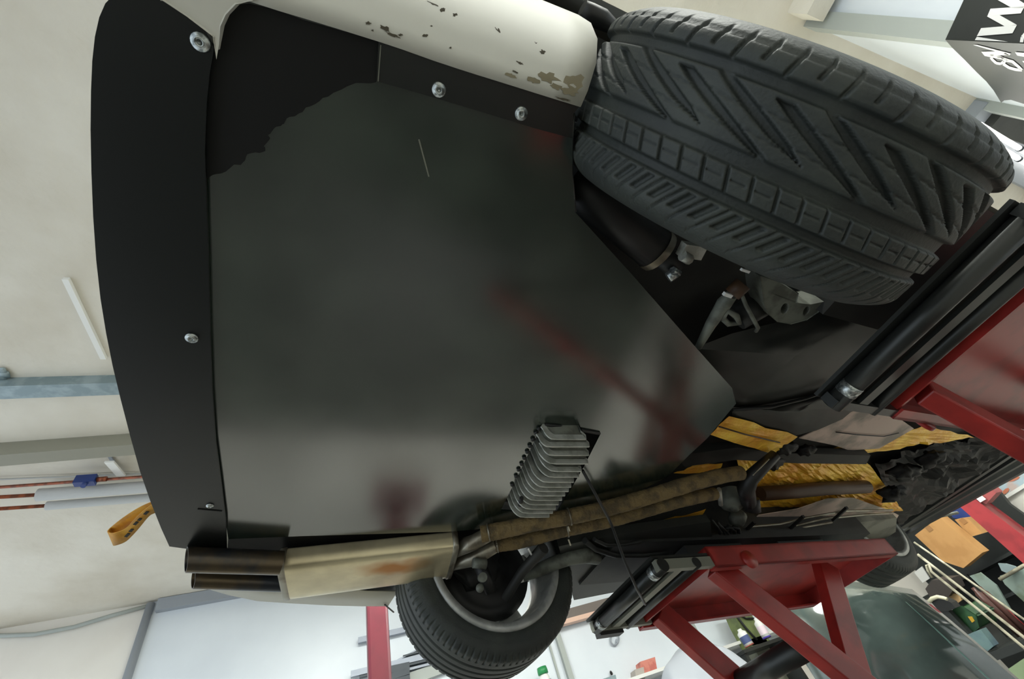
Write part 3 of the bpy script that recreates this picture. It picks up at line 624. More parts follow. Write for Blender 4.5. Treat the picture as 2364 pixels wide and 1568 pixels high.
# ---- finned differential cover
fins = [(1285, 830, 292), (1330, 760, 398), (1322, 800, 518), (1312, 830, 638), (1220, 850, 745), (1185, 805, 825), (1112, 735, 897), (1075, 690, 967), (1042, 650, 1027), (992, 610, 1088), (947, 565, 1152), (902, 535, 1213), (862, 490, 1275), (822, 450, 1333), (772, 410, 1390)]
ZF = 0.595
DFc = MB(); prev = None; body = []
for i, (xr, xl, y) in enumerate(fins):
    X = lambda u: 1140 + u / 6.03
    Y = 967 + y / 6.1
    R_ = K(X(xr), Y, z=ZF); L_ = K(X(xl), Y, z=ZF)
    dx = 0.055 if i > 2 else 0.03
    curve = [R_ + V(0.004, 0, 0.014), R_ + V(0.002, 0, 0.006), R_, L_ + (R_ - L_) * 0.1]
    for k in range(1, 7):
        a_ = math.pi / 2 * k / 6; curve.append(L_ + V(-dx * 0.62 * math.sin(a_), 0, dx * 0.9 * (1 - math.cos(a_))))
    curve.append(curve[-1] + V(-0.004, 0, 0.045 if i > 2 else 0.01))
    tail = [p_ + V(0.0, 0, 0) for p_ in curve]
    inner = [p_ + V((0.012 if k > 3 else -0.010 if k < 2 else 0), 0, 0.014) for k, p_ in enumerate(curve)]
    w = 0.0036 if i else 0.003
    n_ = len(curve)
    vs_ = [p_ + V(0, s_, 0) for s_ in (-w / 2, w / 2) for p_ in curve + inner]
    fs_ = []
    for k in range(n_ - 1):
        fs_ += [(k, k + 1, n_ + k + 1, n_ + k), (2 * n_ + k, 3 * n_ + k, 3 * n_ + k + 1, 2 * n_ + k + 1), (k, 2 * n_ + k, 2 * n_ + k + 1, k + 1)]
    fm = MB(); fm.add(vs_, fs_, False)
    if i == 0: DIFF = None
    body.append(inner)
    if i == 0: first = fm
    else: pass
    fins[i] = fm
bm_ = MB(); bm_.grid([[p_ + V(0, 0, 0.09) for p_ in body[0]]] + [[p_ + V(0, 0, 0.002) for p_ in r_] for r_ in body]); DIFF = bm_.build('differential_cover', M['castd'], CAR)
for fm in fins: fm.build('cooling_fin', M['cast'], DIFF)
mb = MB(); mb.tube([K(1204, 1150, z=0.61), K(1200, 1166, z=0.62)], 0.006, 8); mb.build('drain_plug', M['black'], DIFF)

# ---- exhaust
mmuf, gnode = muffler_mat()
ZM = 0.60
A0, A1 = K(651, 1352, z=ZM), K(1047, 1303, z=ZM)
axd = (A1 - A0).normalized(); lat = V(-axd.y, axd.x, 0).normalized()
if lat.y < 0: lat = -lat
hw0 = (K(660, 1388, z=ZM) - K(642, 1272, z=ZM)).dot(lat) / 2 * 0.72; hh = 0.031
def orect(c, hw, hh_, ax_):
    out = []
    for k in range(28):
        t_ = 2 * math.pi * k / 28; ct, st = math.cos(t_), math.sin(t_)
        out.append(c + lat * (math.copysign(abs(ct) ** 0.42, ct) * hw) + V(0, 0, 1) * (math.copysign(abs(st) ** 0.36, st) * hh_))
    return out
up_ = V(0, 0, hh - 0.004)
secs = [(-0.004, 0.96), (0.0, 1.03), (0.010, 1.03), (0.012, 1.0), (None, 1.0)]
Ln = (A1 - A0).length
rows = [orect(A0 + up_ + axd * s_, hw0 * k_, hh * k_, axd) for s_, k_ in ((0.011, 1.0), (Ln * 0.33, 1.0), (Ln * 0.66, 1.0), (Ln - 0.011, 1.0))]
mb = MB(); mb.grid([r_ + [r_[0]] for r_ in rows]); MU = mb.build('muffler', mmuf, CAR)
cb = D @ K(905, 1305, z=ZM); cb = Vector((cb.x, cb.y, cb.z + H)) - CAR.location
gnode.inputs[1].default_value = ((cb.x + 0.045) * 0.55, (cb.y + 0.045) * 1.35, cb.z * 0.2)
for s0, s1 in ((-0.004, 0.013), (Ln - 0.013, Ln + 0.004)):
    mb = MB(); rr_ = [orect(A0 + up_ + axd * s_, hw0 * k_, hh * k_, axd) for s_, k_ in ((s0, 1.0), (s0 + 0.002, 1.045), (s1 - 0.002, 1.045), (s1, 1.0))]; mb.grid([r_ + [r_[0]] for r_ in rr_])
    for r_ in (rr_[0], rr_[-1]): mb.add(r_, [tuple(range(28))])
    mb.build('muffler_end_cap', M['steel'], MU)
for (p0, p1, z_, r_) in [((430, 1292), (650, 1300), 0.605, 0.028), ((446, 1336), (655, 1345), 0.625, 0.0235)]:
    a_, b_ = K(*p0, z=z_), K(*p1, z=z_)
    mb = MB(); mb.tube([a_, b_], r_, 24, False); mb.tube([a_, b_], r_ * 0.92, 24, False); mb.lathe(a_, b_ - a_, [(r_ * 0.92, 0), (r_, 0)], 24)
    for v_ in mb.v:
        if (v_ - a_).length < r_ * 1.2: v_.x -= (v_.z - a_.z) * 0.3
    mb.build('tail_pipe', M['tipm'] if 'tipm' in M else M.setdefault('tipm', mat('blued_tail_pipe', (96, 84, 66), 0.32, 0.7, col2=(58, 62, 68), scale=9)), CAR)
mb = MB(); mb.tube([A1 + up_ - lat * hw0 * 0.35, K(1095, 1252, z=0.608), K(1130, 1232, z=0.605)], [0.024, 0.022, 0.020], 16); mb.build('muffler_inlet', M['steel'], MU)
mb = MB(); mb.tube([A1 + up_ + lat * hw0 * 0.35, K(1095, 1288, z=0.61), K(1150, 1256, z=0.606)], [0.028, 0.024, 0.020], 16); mb.build('muffler_inlet', M['steel'], MU)
def wrapped(pts, r, name):
    P = [K(x, y, z=z_) for x, y, z_ in pts]; out = []; rad = []
    for i in range(len(P) - 1):
        n_ = max(4, int((P[i + 1] - P[i]).length / 0.003))
        for k in range(n_):
            t_ = k / n_; q = P[i].lerp(P[i + 1], t_); out.append(q)
    s_ = 0.0; last_ = out[0]
    for q in out:
        s_ += (q - last_).length; last_ = q; ph = (s_ % 0.018) / 0.018
        rad.append(r * (1 + 0.05 * ph + 0.06 * noise.noise(q * 30)))
    mbx = MB(); mbx.tube(out, rad, 18); return mbx.build(name, M['wrap'], CAR), P
def smooth_px(pts, n=6):
    out = []
    for i in range(len(pts) - 1):
        p0 = pts[max(i - 1, 0)]; p1 = pts[i]; p2 = pts[i + 1]; p3 = pts[min(i + 2, len(pts) - 1)]
        for k in range(n):
            t_ = k / n; out.append(tuple(0.5 * (2 * b_ + (c_ - a_) * t_ + (2 * a_ - 5 * b_ + 4 * c_ - d_) * t_ ** 2 + (3 * b_ - a_ - 3 * c_ + d_) * t_ ** 3) for a_, b_, c_, d_ in zip(p0, p1, p2, p3)))
    return out + [pts[-1]]
up1 = [(1110, 1234, 0.605), (1160, 1224, 0.603), (1240, 1206, 0.600), (1310, 1194, 0.600), (1400, 1174, 0.602), (1500, 1146, 0.605), (1590, 1118, 0.61), (1660, 1100, 0.62), (1710, 1092, 0.63)]
up2 = [(1142, 1259, 0.606), (1200, 1250, 0.604), (1310, 1222, 0.602), (1400, 1204, 0.604), (1500, 1176, 0.608), (1580, 1154, 0.60), (1650, 1140, 0.62)]
E1, P1 = wrapped(smooth_px(up1), 0.0225, 'exhaust_pipe'); E2, P2 = wrapped(smooth_px(up2), 0.0202, 'exhaust_pipe')
def tie(par, x, y, z, r, dx, dy):
    a_ = K(x, y, z=z); dd = (K(x + 20, y - 5, z=z) - a_).normalized(); mbx = MB(); mbx.tube([a_ - dd * 0.002, a_ + dd * 0.002], [r, r], 20, False); mbx.bar(K(x + dx, y + dy, z=z - 0.01), K(x + dx + 5, y + dy + 14, z=z - 0.012), 0.004, 0.002); mbx.build('steel_tie', M['steel'], par, solid=0.0015)
tie(E1, 1314, 1193, 0.600, 0.0243, -3, 22); tie(E1, 1128, 1230, 0.605, 0.0243, 0, 0); tie(E2, 1147, 1258, 0.606, 0.022, 0, 0); tie(E2, 1308, 1223, 0.602, 0.022, 4, 22)

# dark bumper underside beside the muffler, left bumper corner
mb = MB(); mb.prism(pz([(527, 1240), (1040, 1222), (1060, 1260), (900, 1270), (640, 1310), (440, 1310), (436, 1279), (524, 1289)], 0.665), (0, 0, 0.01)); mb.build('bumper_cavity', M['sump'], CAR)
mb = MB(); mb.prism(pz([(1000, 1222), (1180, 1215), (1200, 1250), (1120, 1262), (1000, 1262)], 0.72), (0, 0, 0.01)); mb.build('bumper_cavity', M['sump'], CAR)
sk = [(470, 1356), (528, 1373), (595, 1387), (669, 1392), (760, 1397), (835, 1399), (896, 1399)]
sk2 = [(480, 1346), (560, 1352), (640, 1356), (700, 1358), (780, 1362), (850, 1368), (918, 1368)]
mb = MB(); r0 = pz(sk, 0.66); mb.grid([[p_ + V(0, 0.03, 0.28) for p_ in r0], [p_ + V(0, 0.025, 0.10) for p_ in r0], r0, [p_ + V(0, 0, 0.004) for p_ in pz(sk2, 0.66)]]); mb.build('bumper_corner', M['paint'], CAR, solid=0.003)
mb = MB(); mb.prism(pz([(575, 1352), (640, 1380), (915, 1374), (920, 1350), (910, 1330), (560, 1330)], 0.675), (0, 0, 0.006)); mb.build('bumper_liner', M['bluek'] if 'bluek' in M else M.setdefault('bluek', mat('blue_black_liner', (34, 42, 50), 0.5)), CAR)
mb = MB(); mb.bar(K(888, 1396, z=0.655), K(909, 1414, z=0.655), 0.004, 0.003); mb.build('liner_clip', M['black'], CAR)
# left sill underside
mb = MB(); mb.prism(pz([(1290, 1262), (1400, 1238), (1640, 1205), (1650, 1300), (1540, 1335), (1448, 1362), (1325, 1386), (1310, 1330)], 0.61), (0, 0, 0.03)); mb.build('sill', M['guard'], CAR)
mb = MB(); mb.tube([K(x, y, z=0.60) for x, y in ((1350, 1248), (1375, 1268), (1420, 1282), (1480, 1282), (1540, 1276))], 0.010, 8); mb.build('sway_bar', M['dark'], CAR)
mb = MB(); mb.tube([K(x, y, z=0.60) for x, y in ((1372, 1245), (1400, 1258), (1440, 1258), (1480, 1250))], 0.007, 8); mb.build('cable_run', M['dark'], CAR)

# tow strap
def ribbon(pairs, name, m, parent, th=0.002):
    A_ = [K(a_[0], a_[1], z=a_[2]) for a_, b_ in pairs]; B_ = [K(b_[0], b_[1], z=b_[2]) for a_, b_ in pairs]
    mbx = MB(); mbx.grid([A_, B_]); return mbx.build(name, m, parent, solid=th)
z1, z2 = 0.70, 0.66
prs = [((352, 1158, z1), (358, 1184, z1)), ((325, 1170, z1), (332, 1196, z1)), ((298, 1186, z1), (308, 1214, z1)), ((270, 1206, z1), (281, 1236, z1)), ((254, 1220, z1), (266, 1250, z1)), ((249, 1228, (z1 + z2) / 2), (262, 1259, (z1 + z2) / 2)), ((262, 1231, z2), (272, 1258, z2)), ((288, 1222, z2), (292, 1249, z2)), ((306, 1204, z2), (308, 1234, z2)), ((320, 1189, z2), (324, 1216, z2)), ((338, 1174, z2), (344, 1192, z2)), ((354, 1163, z2), (362, 1180, z2)), ((375, 1155, z2), (380, 1172, z2))]
def sm_pairs(prs):
    fl_ = [a_ + b_ for a_, b_ in prs]; s_ = smooth_px(fl_, 4); return [(q[:3], q[3:]) for q in s_]
ST = ribbon(sm_pairs(prs), 'tow_strap', M['strap'], CAR)
mb = MB()
for x, y, l in ((292, 1236, 9), (302, 1224, 7), (312, 1208, 8), (322, 1198, 6), (336, 1184, 8)):
    a_, b_ = K(x - 2, y + 4, z=z2 - 0.003), K(x + l - 3, y - l + 5, z=z2 - 0.003); mb.bar(a_, b_, 0.006, 0.001)
mb.build('strap_print', M['ink'], ST)

# ------------------------------------------------------------------ the lift: two red platforms
def lift(side, label):
    mir = (lambda y: y) if side == 'l' else (lambda y: 1.36 - y)
    yi, yo, x0, x1, zt_, zb = 1.02, 1.50, 1.20, 2.22, 0.505, 0.440
    mbar = M['bar'] if side == 'l' else M['tube']
    t_ = thing('lift_platform', label, 'car lift', V(1.75, mir(1.26), -1.0), 'c', 'platforms of the scissor lift')
    def B(a_, b_): return ((a_[0], min(mir(a_[1]), mir(b_[1])), a_[2]), (b_[0], max(mir(a_[1]), mir(b_[1])), b_[2]))
    mb = MB(); mb.box(*B((x0, yi, zt_ - 0.008), (x1, yo, zt_))); mb.box(*B((x0, yi, zb), (x1, yi + 0.008, zt_))); mb.box(*B((x0, yo - 0.008, zb), (x1, yo, zt_)))
    mb.box(*B((x0, yi, zb + 0.01), (x0 + 0.008, yo, zt_))); mb.box(*B((x1 - 0.008, yi, zb), (x1, yo, zt_)))
    mb.box(*B((x0, yi - 0.0, zb), (x1, yi + 0.03, zb + 0.006))); mb.box(*B((x0, yo - 0.03, zb), (x1, yo, zb + 0.006)))
    mb.build('platform', M['red'], t_)
    for xa in (x0 + 0.1, x1 - 0.4):
        mb = MB(); mb.box(*B((xa, yi + 0.17, zt_), (xa + 0.3, yo - 0.12, zt_ + 0.092))); mb.build('rubber_block', M['black'], t_)
    # scissor legs
    sB = (1.29, 0.452, 2.53, -1.0); sC = (1.93, 0.452, 0.80, -1.0)
    for (xa, za, xb, zb_), ys, nm in ((sB, (1.09, 1.44), 'outer'), (sC, (1.16,), 'inner')):
        for y_ in ys:
            mb = MB(); p_, q_ = V(xa, mir(y_), za), V(xb, mir(y_), zb_); dd = (q_ - p_).normalized(); nn = V(dd.z, 0, -dd.x)
            mb.bar(p_ - dd * 0.03, q_, 0.045, 0.085, nn); mb.build('scissor_leg', M['red'], t_, bevel=0.004)
    pB = lambda k, y_: V(1.29 + 1.24 * k, mir(y_), 0.452 - 1.452 * k)
    mb = MB(); mb.tube([pB(0.155, 1.115), pB(0.155, 1.42)], 0.036, 20); mb.build('cross_tube', M['tube'], t_)
    mb = MB(); mb.tube([pB(0.47, 1.03), pB(0.47, 1.49)], 0.03, 16); mb.build('pivot_pin', M['steel'], t_)
    c1, c2 = V(1.42, mir(1.265), 0.10), V(1.15, mir(1.265), -0.95)
    mb = MB(); mb.tube([V(1.60, mir(1.265), 0.12), V(1.90, mir(1.265), -0.25)], 0.016, 14); mb.build('piston_rod', M['bolt'], t_)
    mb = MB(); mb.tube([V(1.88, mir(1.265), -0.22), V(2.3, mir(1.265), -0.85)], 0.042, 18); mb.build('hydraulic_cylinder', M['tube'], t_)
    mb = MB(); mb.lathe(V(1.36, mir(yi - 0.004), 0.455), (0, 1, 0), [(0.0, -0.003), (0.028, -0.003), (0.028, 0.006)], 20); mb.build('leg_bracket', M['red'], t_)
    mb = MB(); mb.box(*B((0.75, yi + 0.02, -1.0), (2.75, yo - 0.02, -0.93))); mb.build('base_frame', M['red'], t_)
    # approach flap with rollers at the rear end
    xr = 0.975; fo = yo - 0.03
    fl_ = MB()
    for y_ in (yi + 0.012, fo - 0.012): fl_.box(*B((xr, y_ - 0.010, 0.445), (x0 + 0.03, y_ + 0.010, 0.475)))
    fl_.box(*B((xr + 0.075, yi + 0.003, 0.447), (xr + 0.105, fo - 0.003, 0.455)))
    FL = fl_.build('approach_flap', mbar, t_)
    mb = MB(); mb.box(*B((xr - 0.01, yi + 0.003, 0.478), (x0 - 0.005, fo - 0.003, 0.486))); mb.build('flap_plate', M['tube'], FL)
    for xx, rr_ in ((xr + 0.02, 0.020), (xr + 0.155, 0.016)):
        mb = MB(); mb.tube([V(xx, mir(yi), 0.458), V(xx, mir(fo), 0.458)], rr_, 14); mb.build('roller', M['tube'], FL)
        for y_ in (yi + 0.05, fo - 0.05):
            if rr_ < 0.018 or (side == 'r' and y_ > 1.3): continue
            mb = MB(); mb.tube([V(xx, mir(y_) - 0.012, 0.458), V(xx, mir(y_) + 0.012, 0.458)], rr_ + 0.0008, 14); mb.build('roller_sleeve', M['bolt'], FL)
    if side == 'l':
        mb = MB(); mb.box(*B((xr + 0.03, fo - 0.005, 0.434), (xr + 0.13, fo + 0.03, 0.448))); mb.build('flap_stop', M['black'], FL)
    return t_
lift('l', 'red scissor lift platform under the far side of the car, between the small wheels')
lift('r', 'red scissor lift platform with black flap ahead of the big near tyre')
# hanging black cord from the undertray to the lift
mb = MB(); mb.tube([K(1345, 1086, z=0.62), K(1382, 1155, z=0.585), K(1404, 1195, z=0.568), K(1412, 1212, z=0.566), K(1440, 1290, z=0.48), K(1470, 1360, z=0.43), K(1489, 1395, z=0.43)], 0.0042, 8)
tag(mb.build('air_hose', M['black']), 'thin black hose crossing the wrapped exhaust pipes down to the lift', 'hose')

# ------------------------------------------------------------------ red column by the left wall
t = thing('lift_column', 'dark red steel column standing behind the muffler', 'column', V(0.235, 3.32, -1.0), 'r')
mb = MB('r'); hw = 0.068
mb.box((0.235 - hw, 3.32 - hw, -0.98), (0.235 + hw, 3.32 + hw, CEIL - 0.16)); mb.build('column_shaft', M['redpost'], t, bevel=0.018)
mb = MB('r'); mb.box((0.02, 3.08, -1.0), (0.47, 3.53, -0.975)); mb.build('base_plate', M['redpost'], t)
mb = MB('r'); mb.lathe((0.235, 3.32, -0.74), (0, 0, 1), [(0.07, 0.0), (0.13, 0.0), (0.13, 0.05), (0.07, 0.05)], 20); mb.build('column_collar', M['redpost'], t)

# ------------------------------------------------------------------ things on the left wall
YW = YL - 0.03
def kw(x, y, o=0.0): return K(x, y, y=YW - o, fr='r')
def barw(name, label, a, b, w, h, m, o=0.03, cat='rail', group=None):
    mbx = MB('r'); mbx.bar(kw(*a, o), kw(*b, o), w, h, (0, 0, 1)); return tag(mbx.build(name, m), label, cat, group)
M['prof'] = mat('grey_aluminium_profile', (138, 144, 156), 0.4, 0.3); M['profd'] = mat('dark_blue_grey_profile', (44, 54, 64), 0.45)
barw('wall_rail', 'grey rail on the white wall passing behind the red column', (827, 1480), (1000, 1440), 0.05, 0.05, M['prof'])
t = thing('profile_rack', 'rack of long grey metal profiles low on the wall by the red column', 'rack', kw(880, 1560), 'r')
for (a, b, m_, h_, o_) in [((810, 1558), (1000, 1512), 'prof', 0.05, 0.06), ((830, 1562), (1010, 1519), 'profd', 0.03, 0.05), ((900, 1548), (945, 1538), 'profd', 0.06, 0.08), ((895, 1566), (945, 1551), 'profd', 0.05, 0.08), ((890, 1583), (946, 1568), 'profd', 0.06, 0.08), ((900, 1558), (1050, 1520), 'prof', 0.02, 0.04), ((930, 1575), (1060, 1528), 'trimw', 0.10, 0.02), ((910, 1530), (975, 1495), 'prof', 0.012, 0.05), ((930, 1517), (990, 1500), 'profd', 0.015, 0.05)]:
    mb = MB('r'); mb.bar(kw(*a, o_), kw(*b, o_), 0.05, h_); mb.build('profile', M[m_], t)
t = thing('wall_bracket', 'small dark bracket on the wall under the hanging tyre', 'bracket', kw(1060, 1566), 'r')
mb = MB('r'); mb.bar(kw(1043, 1566, 0.05), kw(1062, 1560, 0.05), 0.06, 0.06); mb.build('bracket_plate', M['profd'], t); mb = MB('r'); mb.bar(kw(1066, 1545, 0.03), kw(1068, 1590, 0.03), 0.04, 0.04); mb.build('bracket_post', M['prof'], t)
M['pinkw'] = mat('pale_pink_strip', (222, 184, 164), 0.5)
t = thing('cable_duct', 'long dark duct with a pale strip on the wall between wheel and lift', 'duct', kw(1350, 1415), 'r')
mb = MB('r'); mb.bar(kw(1250, 1440, 0.06), kw(1450, 1383, 0.06), 0.09, 0.12); mb.build('duct_body', mat('brown_grey_duct', (108, 98, 92), 0.5), t)
mb = MB('r'); mb.bar(kw(1250, 1453, 0.07), kw(1450, 1398, 0.07), 0.10, 0.045); mb.build('duct_strip', M['pinkw'], t)
# bottle with a green cap
t = thing('spray_bottle', 'pale bottle with a green cap standing below the left rear tyre', 'bottle', kw(1262, 1600, 0.15), 'r')
c = kw(1250, 1541, 0.15); M['gcap'] = mat('green_cap', (40, 136, 78), 0.4)
mb = MB('r'); mb.lathe(c, (0, 0, -1), [(0.0, 0.0), (0.05, 0.0), (0.055, 0.03), (0.055, 0.06), (0.0, 0.062)], 20); mb.build('cap', M['gcap'], t)
mb = MB('r'); mb.lathe(c, (0, 0, -1), [(0.03, 0.06), (0.045, 0.07), (0.055, 0.09), (0.058, 0.32), (0.0, 0.33)], 20); mb.build('bottle_body', M['white'], t)
mb = MB('r'); mb.box((c.x - 0.03, c.y - 0.062, c.z - 0.30), (c.x + 0.045, c.y - 0.054, c.z - 0.12)); mb.build('bottle_label', M['trim'], t)
# shelf board under the bottles (below the frame)
mb = MB('r'); mb.box((c.x - 0.6, YL - 0.32, c.z - 0.36), (c.x + 4.2, YL - 0.001, c.z - 0.33)); tag(mb.build('wall_shelf', M['white']), 'white wall shelf low along the left wall', 'shelf')
# ring of cable on the wall
c = kw(1419, 1476, 0.01); mb = MB('r')
pts = [kw(1419 + 9 * math.cos(t_) - 3 * math.sin(t_), 1476 + 13 * math.sin(t_) + 3 * math.cos(t_), 0.01) for t_ in [2 * math.pi * k / 24 for k in range(25)]]
mb.tube(pts, 0.010, 8, False); mb.tube([kw(1424, 1479, -0.02), kw(1424, 1479, 0.02)], 0.016, 10); tag(mb.build('wall_ring', M['trim']), 'small grey ring fixed on the cream wall right of the left rear tyre', 'ring')
# red tin and grey tin behind the sheet
M['salmon'] = mat('salmon_red_label', (206, 128, 112), 0.5, col2=(186, 100, 90), scale=12)
mb = MB('r'); mb.prism([kw(1478, 1528, 0.2), kw(1512, 1517, 0.2), kw(1517, 1545, 0.2), kw(1482, 1558, 0.2)], (0, 0.12, 0)); tag(mb.build('red_box', M['salmon']), 'small salmon red box peeking out behind the white sheet', 'box')
mb = MB('r'); mb.prism([kw(1466, 1546, 0.26), kw(1486, 1540, 0.26), kw(1492, 1590, 0.26), kw(1470, 1595, 0.26)], (0, 0.12, 0)); tag(mb.build('grey_box', mat('taupe_box', (176, 168, 160), 0.6)), 'small taupe box below the salmon red one by the sheet', 'box')
mb = MB('r'); mb.prism([kw(1388, 1569, 0.2), kw(1421, 1558, 0.2), kw(1428, 1590, 0.2), kw(1395, 1600, 0.2)], (0, 0.12, 0)); tag(mb.build('metal_box', M['galv']), 'grey metal box at the bottom edge below the wall ring', 'box')
mb = MB('r'); mb.tube([kw(1410, 1552, -0.02), kw(1412, 1556, 0.03)], 0.014, 8); tag(mb.build('wall_hook', M['black']), 'tiny dark hook on the wall above the grey metal box', 'hook')
# white plastic sheet over a machine
yS = 4.2
c = K(1590, 1540, y=yS, fr='r'); topz = K(1582, 1498, y=yS, fr='r').z
rows = []
for i in range(31):
    f_ = i / 30; r_ = []
    for k in range(61):
        t_ = 2 * math.pi * k / 60; w_ = 0.62 * (math.sin(f_ * math.pi / 2) ** 0.9) * (1 + 0.10 * math.sin(7 * t_ + 3 * f_) * f_ + 0.22 * noise.noise(V(math.cos(t_) * 2.2, math.sin(t_) * 2.2, f_ * 2.5)) * f_)
        zz = topz - 1.55 * (f_ ** 2.0) + 0.30 * noise.noise(V(math.cos(t_) * 3 * f_, math.sin(t_) * 3 * f_, 3)) * math.sin(f_ * 3.14)
        r_.append(V(c.x + 0.05 + w_ * math.cos(t_) * 1.15, yS + w_ * math.sin(t_) * 0.8, max(zz, -0.995)))
    rows.append(r_)
mb = MB('r'); mb.grid(rows); tag(mb.build('plastic_sheet', M['sheet']), 'white plastic sheet draped over a machine beneath the red scissor legs', 'sheet')
# olive green pillar machine seen between the legs
yG = 4.9
def kg(x, y, o=0.0): return K(x, y, y=yG - o, fr='r')
t = thing('pillar_machine', 'olive green pillar with black cables seen between the red scissor legs', 'machine', V(kg(1735, 1450).x, yG, -1.0), 'r')
pl_ = [kg(1683, 1392), kg(1712, 1388), kg(1778, 1480), kg(1735, 1492), kg(1705, 1440)]
mb = MB('r'); mb.prism(pl_, (0, 0.18, 0)); mb.build('pillar', M['green'], t)
q = kg(1757, 1490); mb = MB('r'); mb.box((q.x - 0.12, yG, -1.0), (q.x + 0.12, yG + 0.18, q.z + 0.08)); mb.build('pillar_base', mat('grey_machine_base', (110, 112, 98), 0.6), t)
mb = MB('r'); mb.tube([kg(*p_, 0.02) for p_ in ((1690, 1410), (1705, 1428), (1722, 1450), (1738, 1468), (1748, 1478))], 0.012, 8); mb.tube([kg(*p_, 0.02) for p_ in ((1708, 1420), (1722, 1428), (1740, 1428))], 0.010, 8); mb.build('black_cable', M['black'], t)
mb = MB('r'); mb.ball(kg(1684, 1411, 0.02), 0.022); mb.ball(kg(1692, 1408, 0.02), 0.024); mb.build('cable_plug', M['black'], t)
def can(a, b, r, label, capm, bandm):
    p_, q_ = kg(*a, 0.22), kg(*b, 0.22); L_ = (q_ - p_).length; t_ = thing('spray_can', label, 'spray can', q_, 'r', 'spray cans by the green pillar')
    ax_ = q_ - p_
    mbx = MB('r'); mbx.lathe(p_, ax_, [(0.0, 0), (r * 0.45, 0.0), (r * 0.5, L_ * 0.12), (r * 0.95, L_ * 0.22), (r, L_ * 0.26), (r, L_), (0, L_)], 18); mbx.build('can_body', M['white'], t_)
    mbx = MB('r'); mbx.lathe(p_, ax_, [(r * 1.02, L_ * 0.42), (r * 1.02, L_ * 0.82)], 18); mbx.build('can_label', bandm, t_)
    mbx = MB('r'); mbx.lathe(p_, ax_, [(r * 1.03, L_ * 0.93), (r * 1.03, L_ * 1.0), (0, L_)], 18); mbx.build('can_rim', capm, t_)
can((1706, 1453), (1731, 1492), 0.052, 'white spray can with a dark blue label, left of the green pillar', M['salmon'], mat('dark_blue_label', (70, 84, 130), 0.4))
can((1744, 1428), (1771, 1474), 0.048, 'white spray can with purple bands, right of the green pillar', mat('purple_label', (92, 72, 178), 0.4), mat('pale_pink_label', (232, 214, 224), 0.4))
q = kg(1752, 1482, 0.22); mb = MB('r'); mb.box((q.x - 0.35, yG - 0.32, q.z - 0.06), (q.x + 0.3, yG - 0.02, q.z - 0.03)); mb.box((q.x - 0.33, yG - 0.28, -1.0), (q.x - 0.29, yG - 0.06, q.z - 0.06)); mb.box((q.x + 0.24, yG - 0.28, -1.0), (q.x + 0.28, yG - 0.06, q.z - 0.06)); tag(mb.build('work_stand', M['tube']), 'dark stand carrying the spray cans before the green pillar', 'stand')

# ------------------------------------------------------------------ glossy dark car bonnet standing upright
pb = V(2.75, 2.05, 0.0); nb = V(-0.80, -0.58, 0.10).normalized()
TL, TRp = K(1730, 1325, pl=(pb, nb), fr='r'), K(2098, 1350, pl=(pb, nb), fr='r')
e2 = K(2300, 1528, pl=(pb, nb), fr='r'); BRp = TRp + (e2 - TRp) * ((TRp.z + 0.99) / (TRp.z - e2.z))
u_ = V(-nb.y, nb.x, 0).normalized(); up2_ = nb.cross(u_); up2_ = up2_ if up2_.z > 0 else -up2_
BL = TL + up2_ * ((-0.99 - TL.z) / up2_.z)
t = thing('car_bonnet', 'large glossy dark grey car bonnet standing upright behind the scissor legs', 'bonnet', (BL + BRp) / 2, 'r')
rows = []
for j in range(25):
    v = j / 24; r_ = []
    for i in range(41):
        u = i / 40; p_ = (TL * (1 - u) + TRp * u) * (1 - v) + (BL * (1 - u) + BRp * u) * v
        k = 0.10 * (1 - (2 * u - 1) ** 2) + 0.05 * math.sin(math.pi * v)
        if v < 0.28: k -= 0.16 * (1 - v / 0.28) ** 2
        if u > 0.86: k -= 0.02 * ((u - 0.86) / 0.14)
        r_.append(p_ + nb * k)
    rows.append(r_)
mb = MB('r'); mb.grid(rows); mb.build('bonnet_skin', M['gloss'], t, solid=0.02)
mb = MB('r'); mb.tube([rows[j][35] + nb * 0.008 + V(0, 0, 0) for j in range(2, 25)], 0.006, 8); mb.build('bonnet_crease', mat('teal_edge', (90, 120, 112), 0.2), t)

# ------------------------------------------------------------------ the far end: shelving, boxes, rods, clutter
XS = 5.9
def kf(x, y, X=XS): return K(x, y, x=X, fr='r')
def flat(name, label, cat, px, X, th, m, group=None, bevel=0.0):
    mbx = MB('r'); mbx.prism([kf(x, y, X) for x, y in px], (th, 0, 0)); return tag(mbx.build(name, m, bevel=bevel), label, cat, group)
a, b = kf(2062, 1225, 6.3), kf(2364, 1190, 6.3)
t = thing('steel_shelving', 'tall dark steel shelving along the front wall behind the boxes', 'shelving', V(6.3, 2.4, -1.0), 'r')
back = [kf(2040, 1240, 6.5), kf(2230, 1140, 6.5), kf(2300, 1128, 6.5), kf(2330, 1165, 6.5), kf(2400, 1215, 6.5)]
mb = MB('r'); y0, y1 = min(p_.y for p_ in back), max(p_.y for p_ in back)
mb.prism(back + [V(6.5, y0, -1.0), V(6.5, y1, -1.0)], (0.05, 0, 0)); mb.build('back_panel', M['shelf'], t)
for z_ in (-0.45, 0.05, 0.30):
    mb = MB('r'); mb.box((6.0, y0, z_), (6.5, y1 - 0.02, z_ + 0.025)); mb.build('shelf_board', M['shelf'], t)
for y_ in (y0 + 0.03, (y0 + y1) / 2, y1 - 0.03):
    mb = MB('r'); mb.box((5.98, y_ - 0.02, -1.0), (6.02, y_ + 0.02, 0.32)); mb.build('shelf_upright', M['shelf'], t)
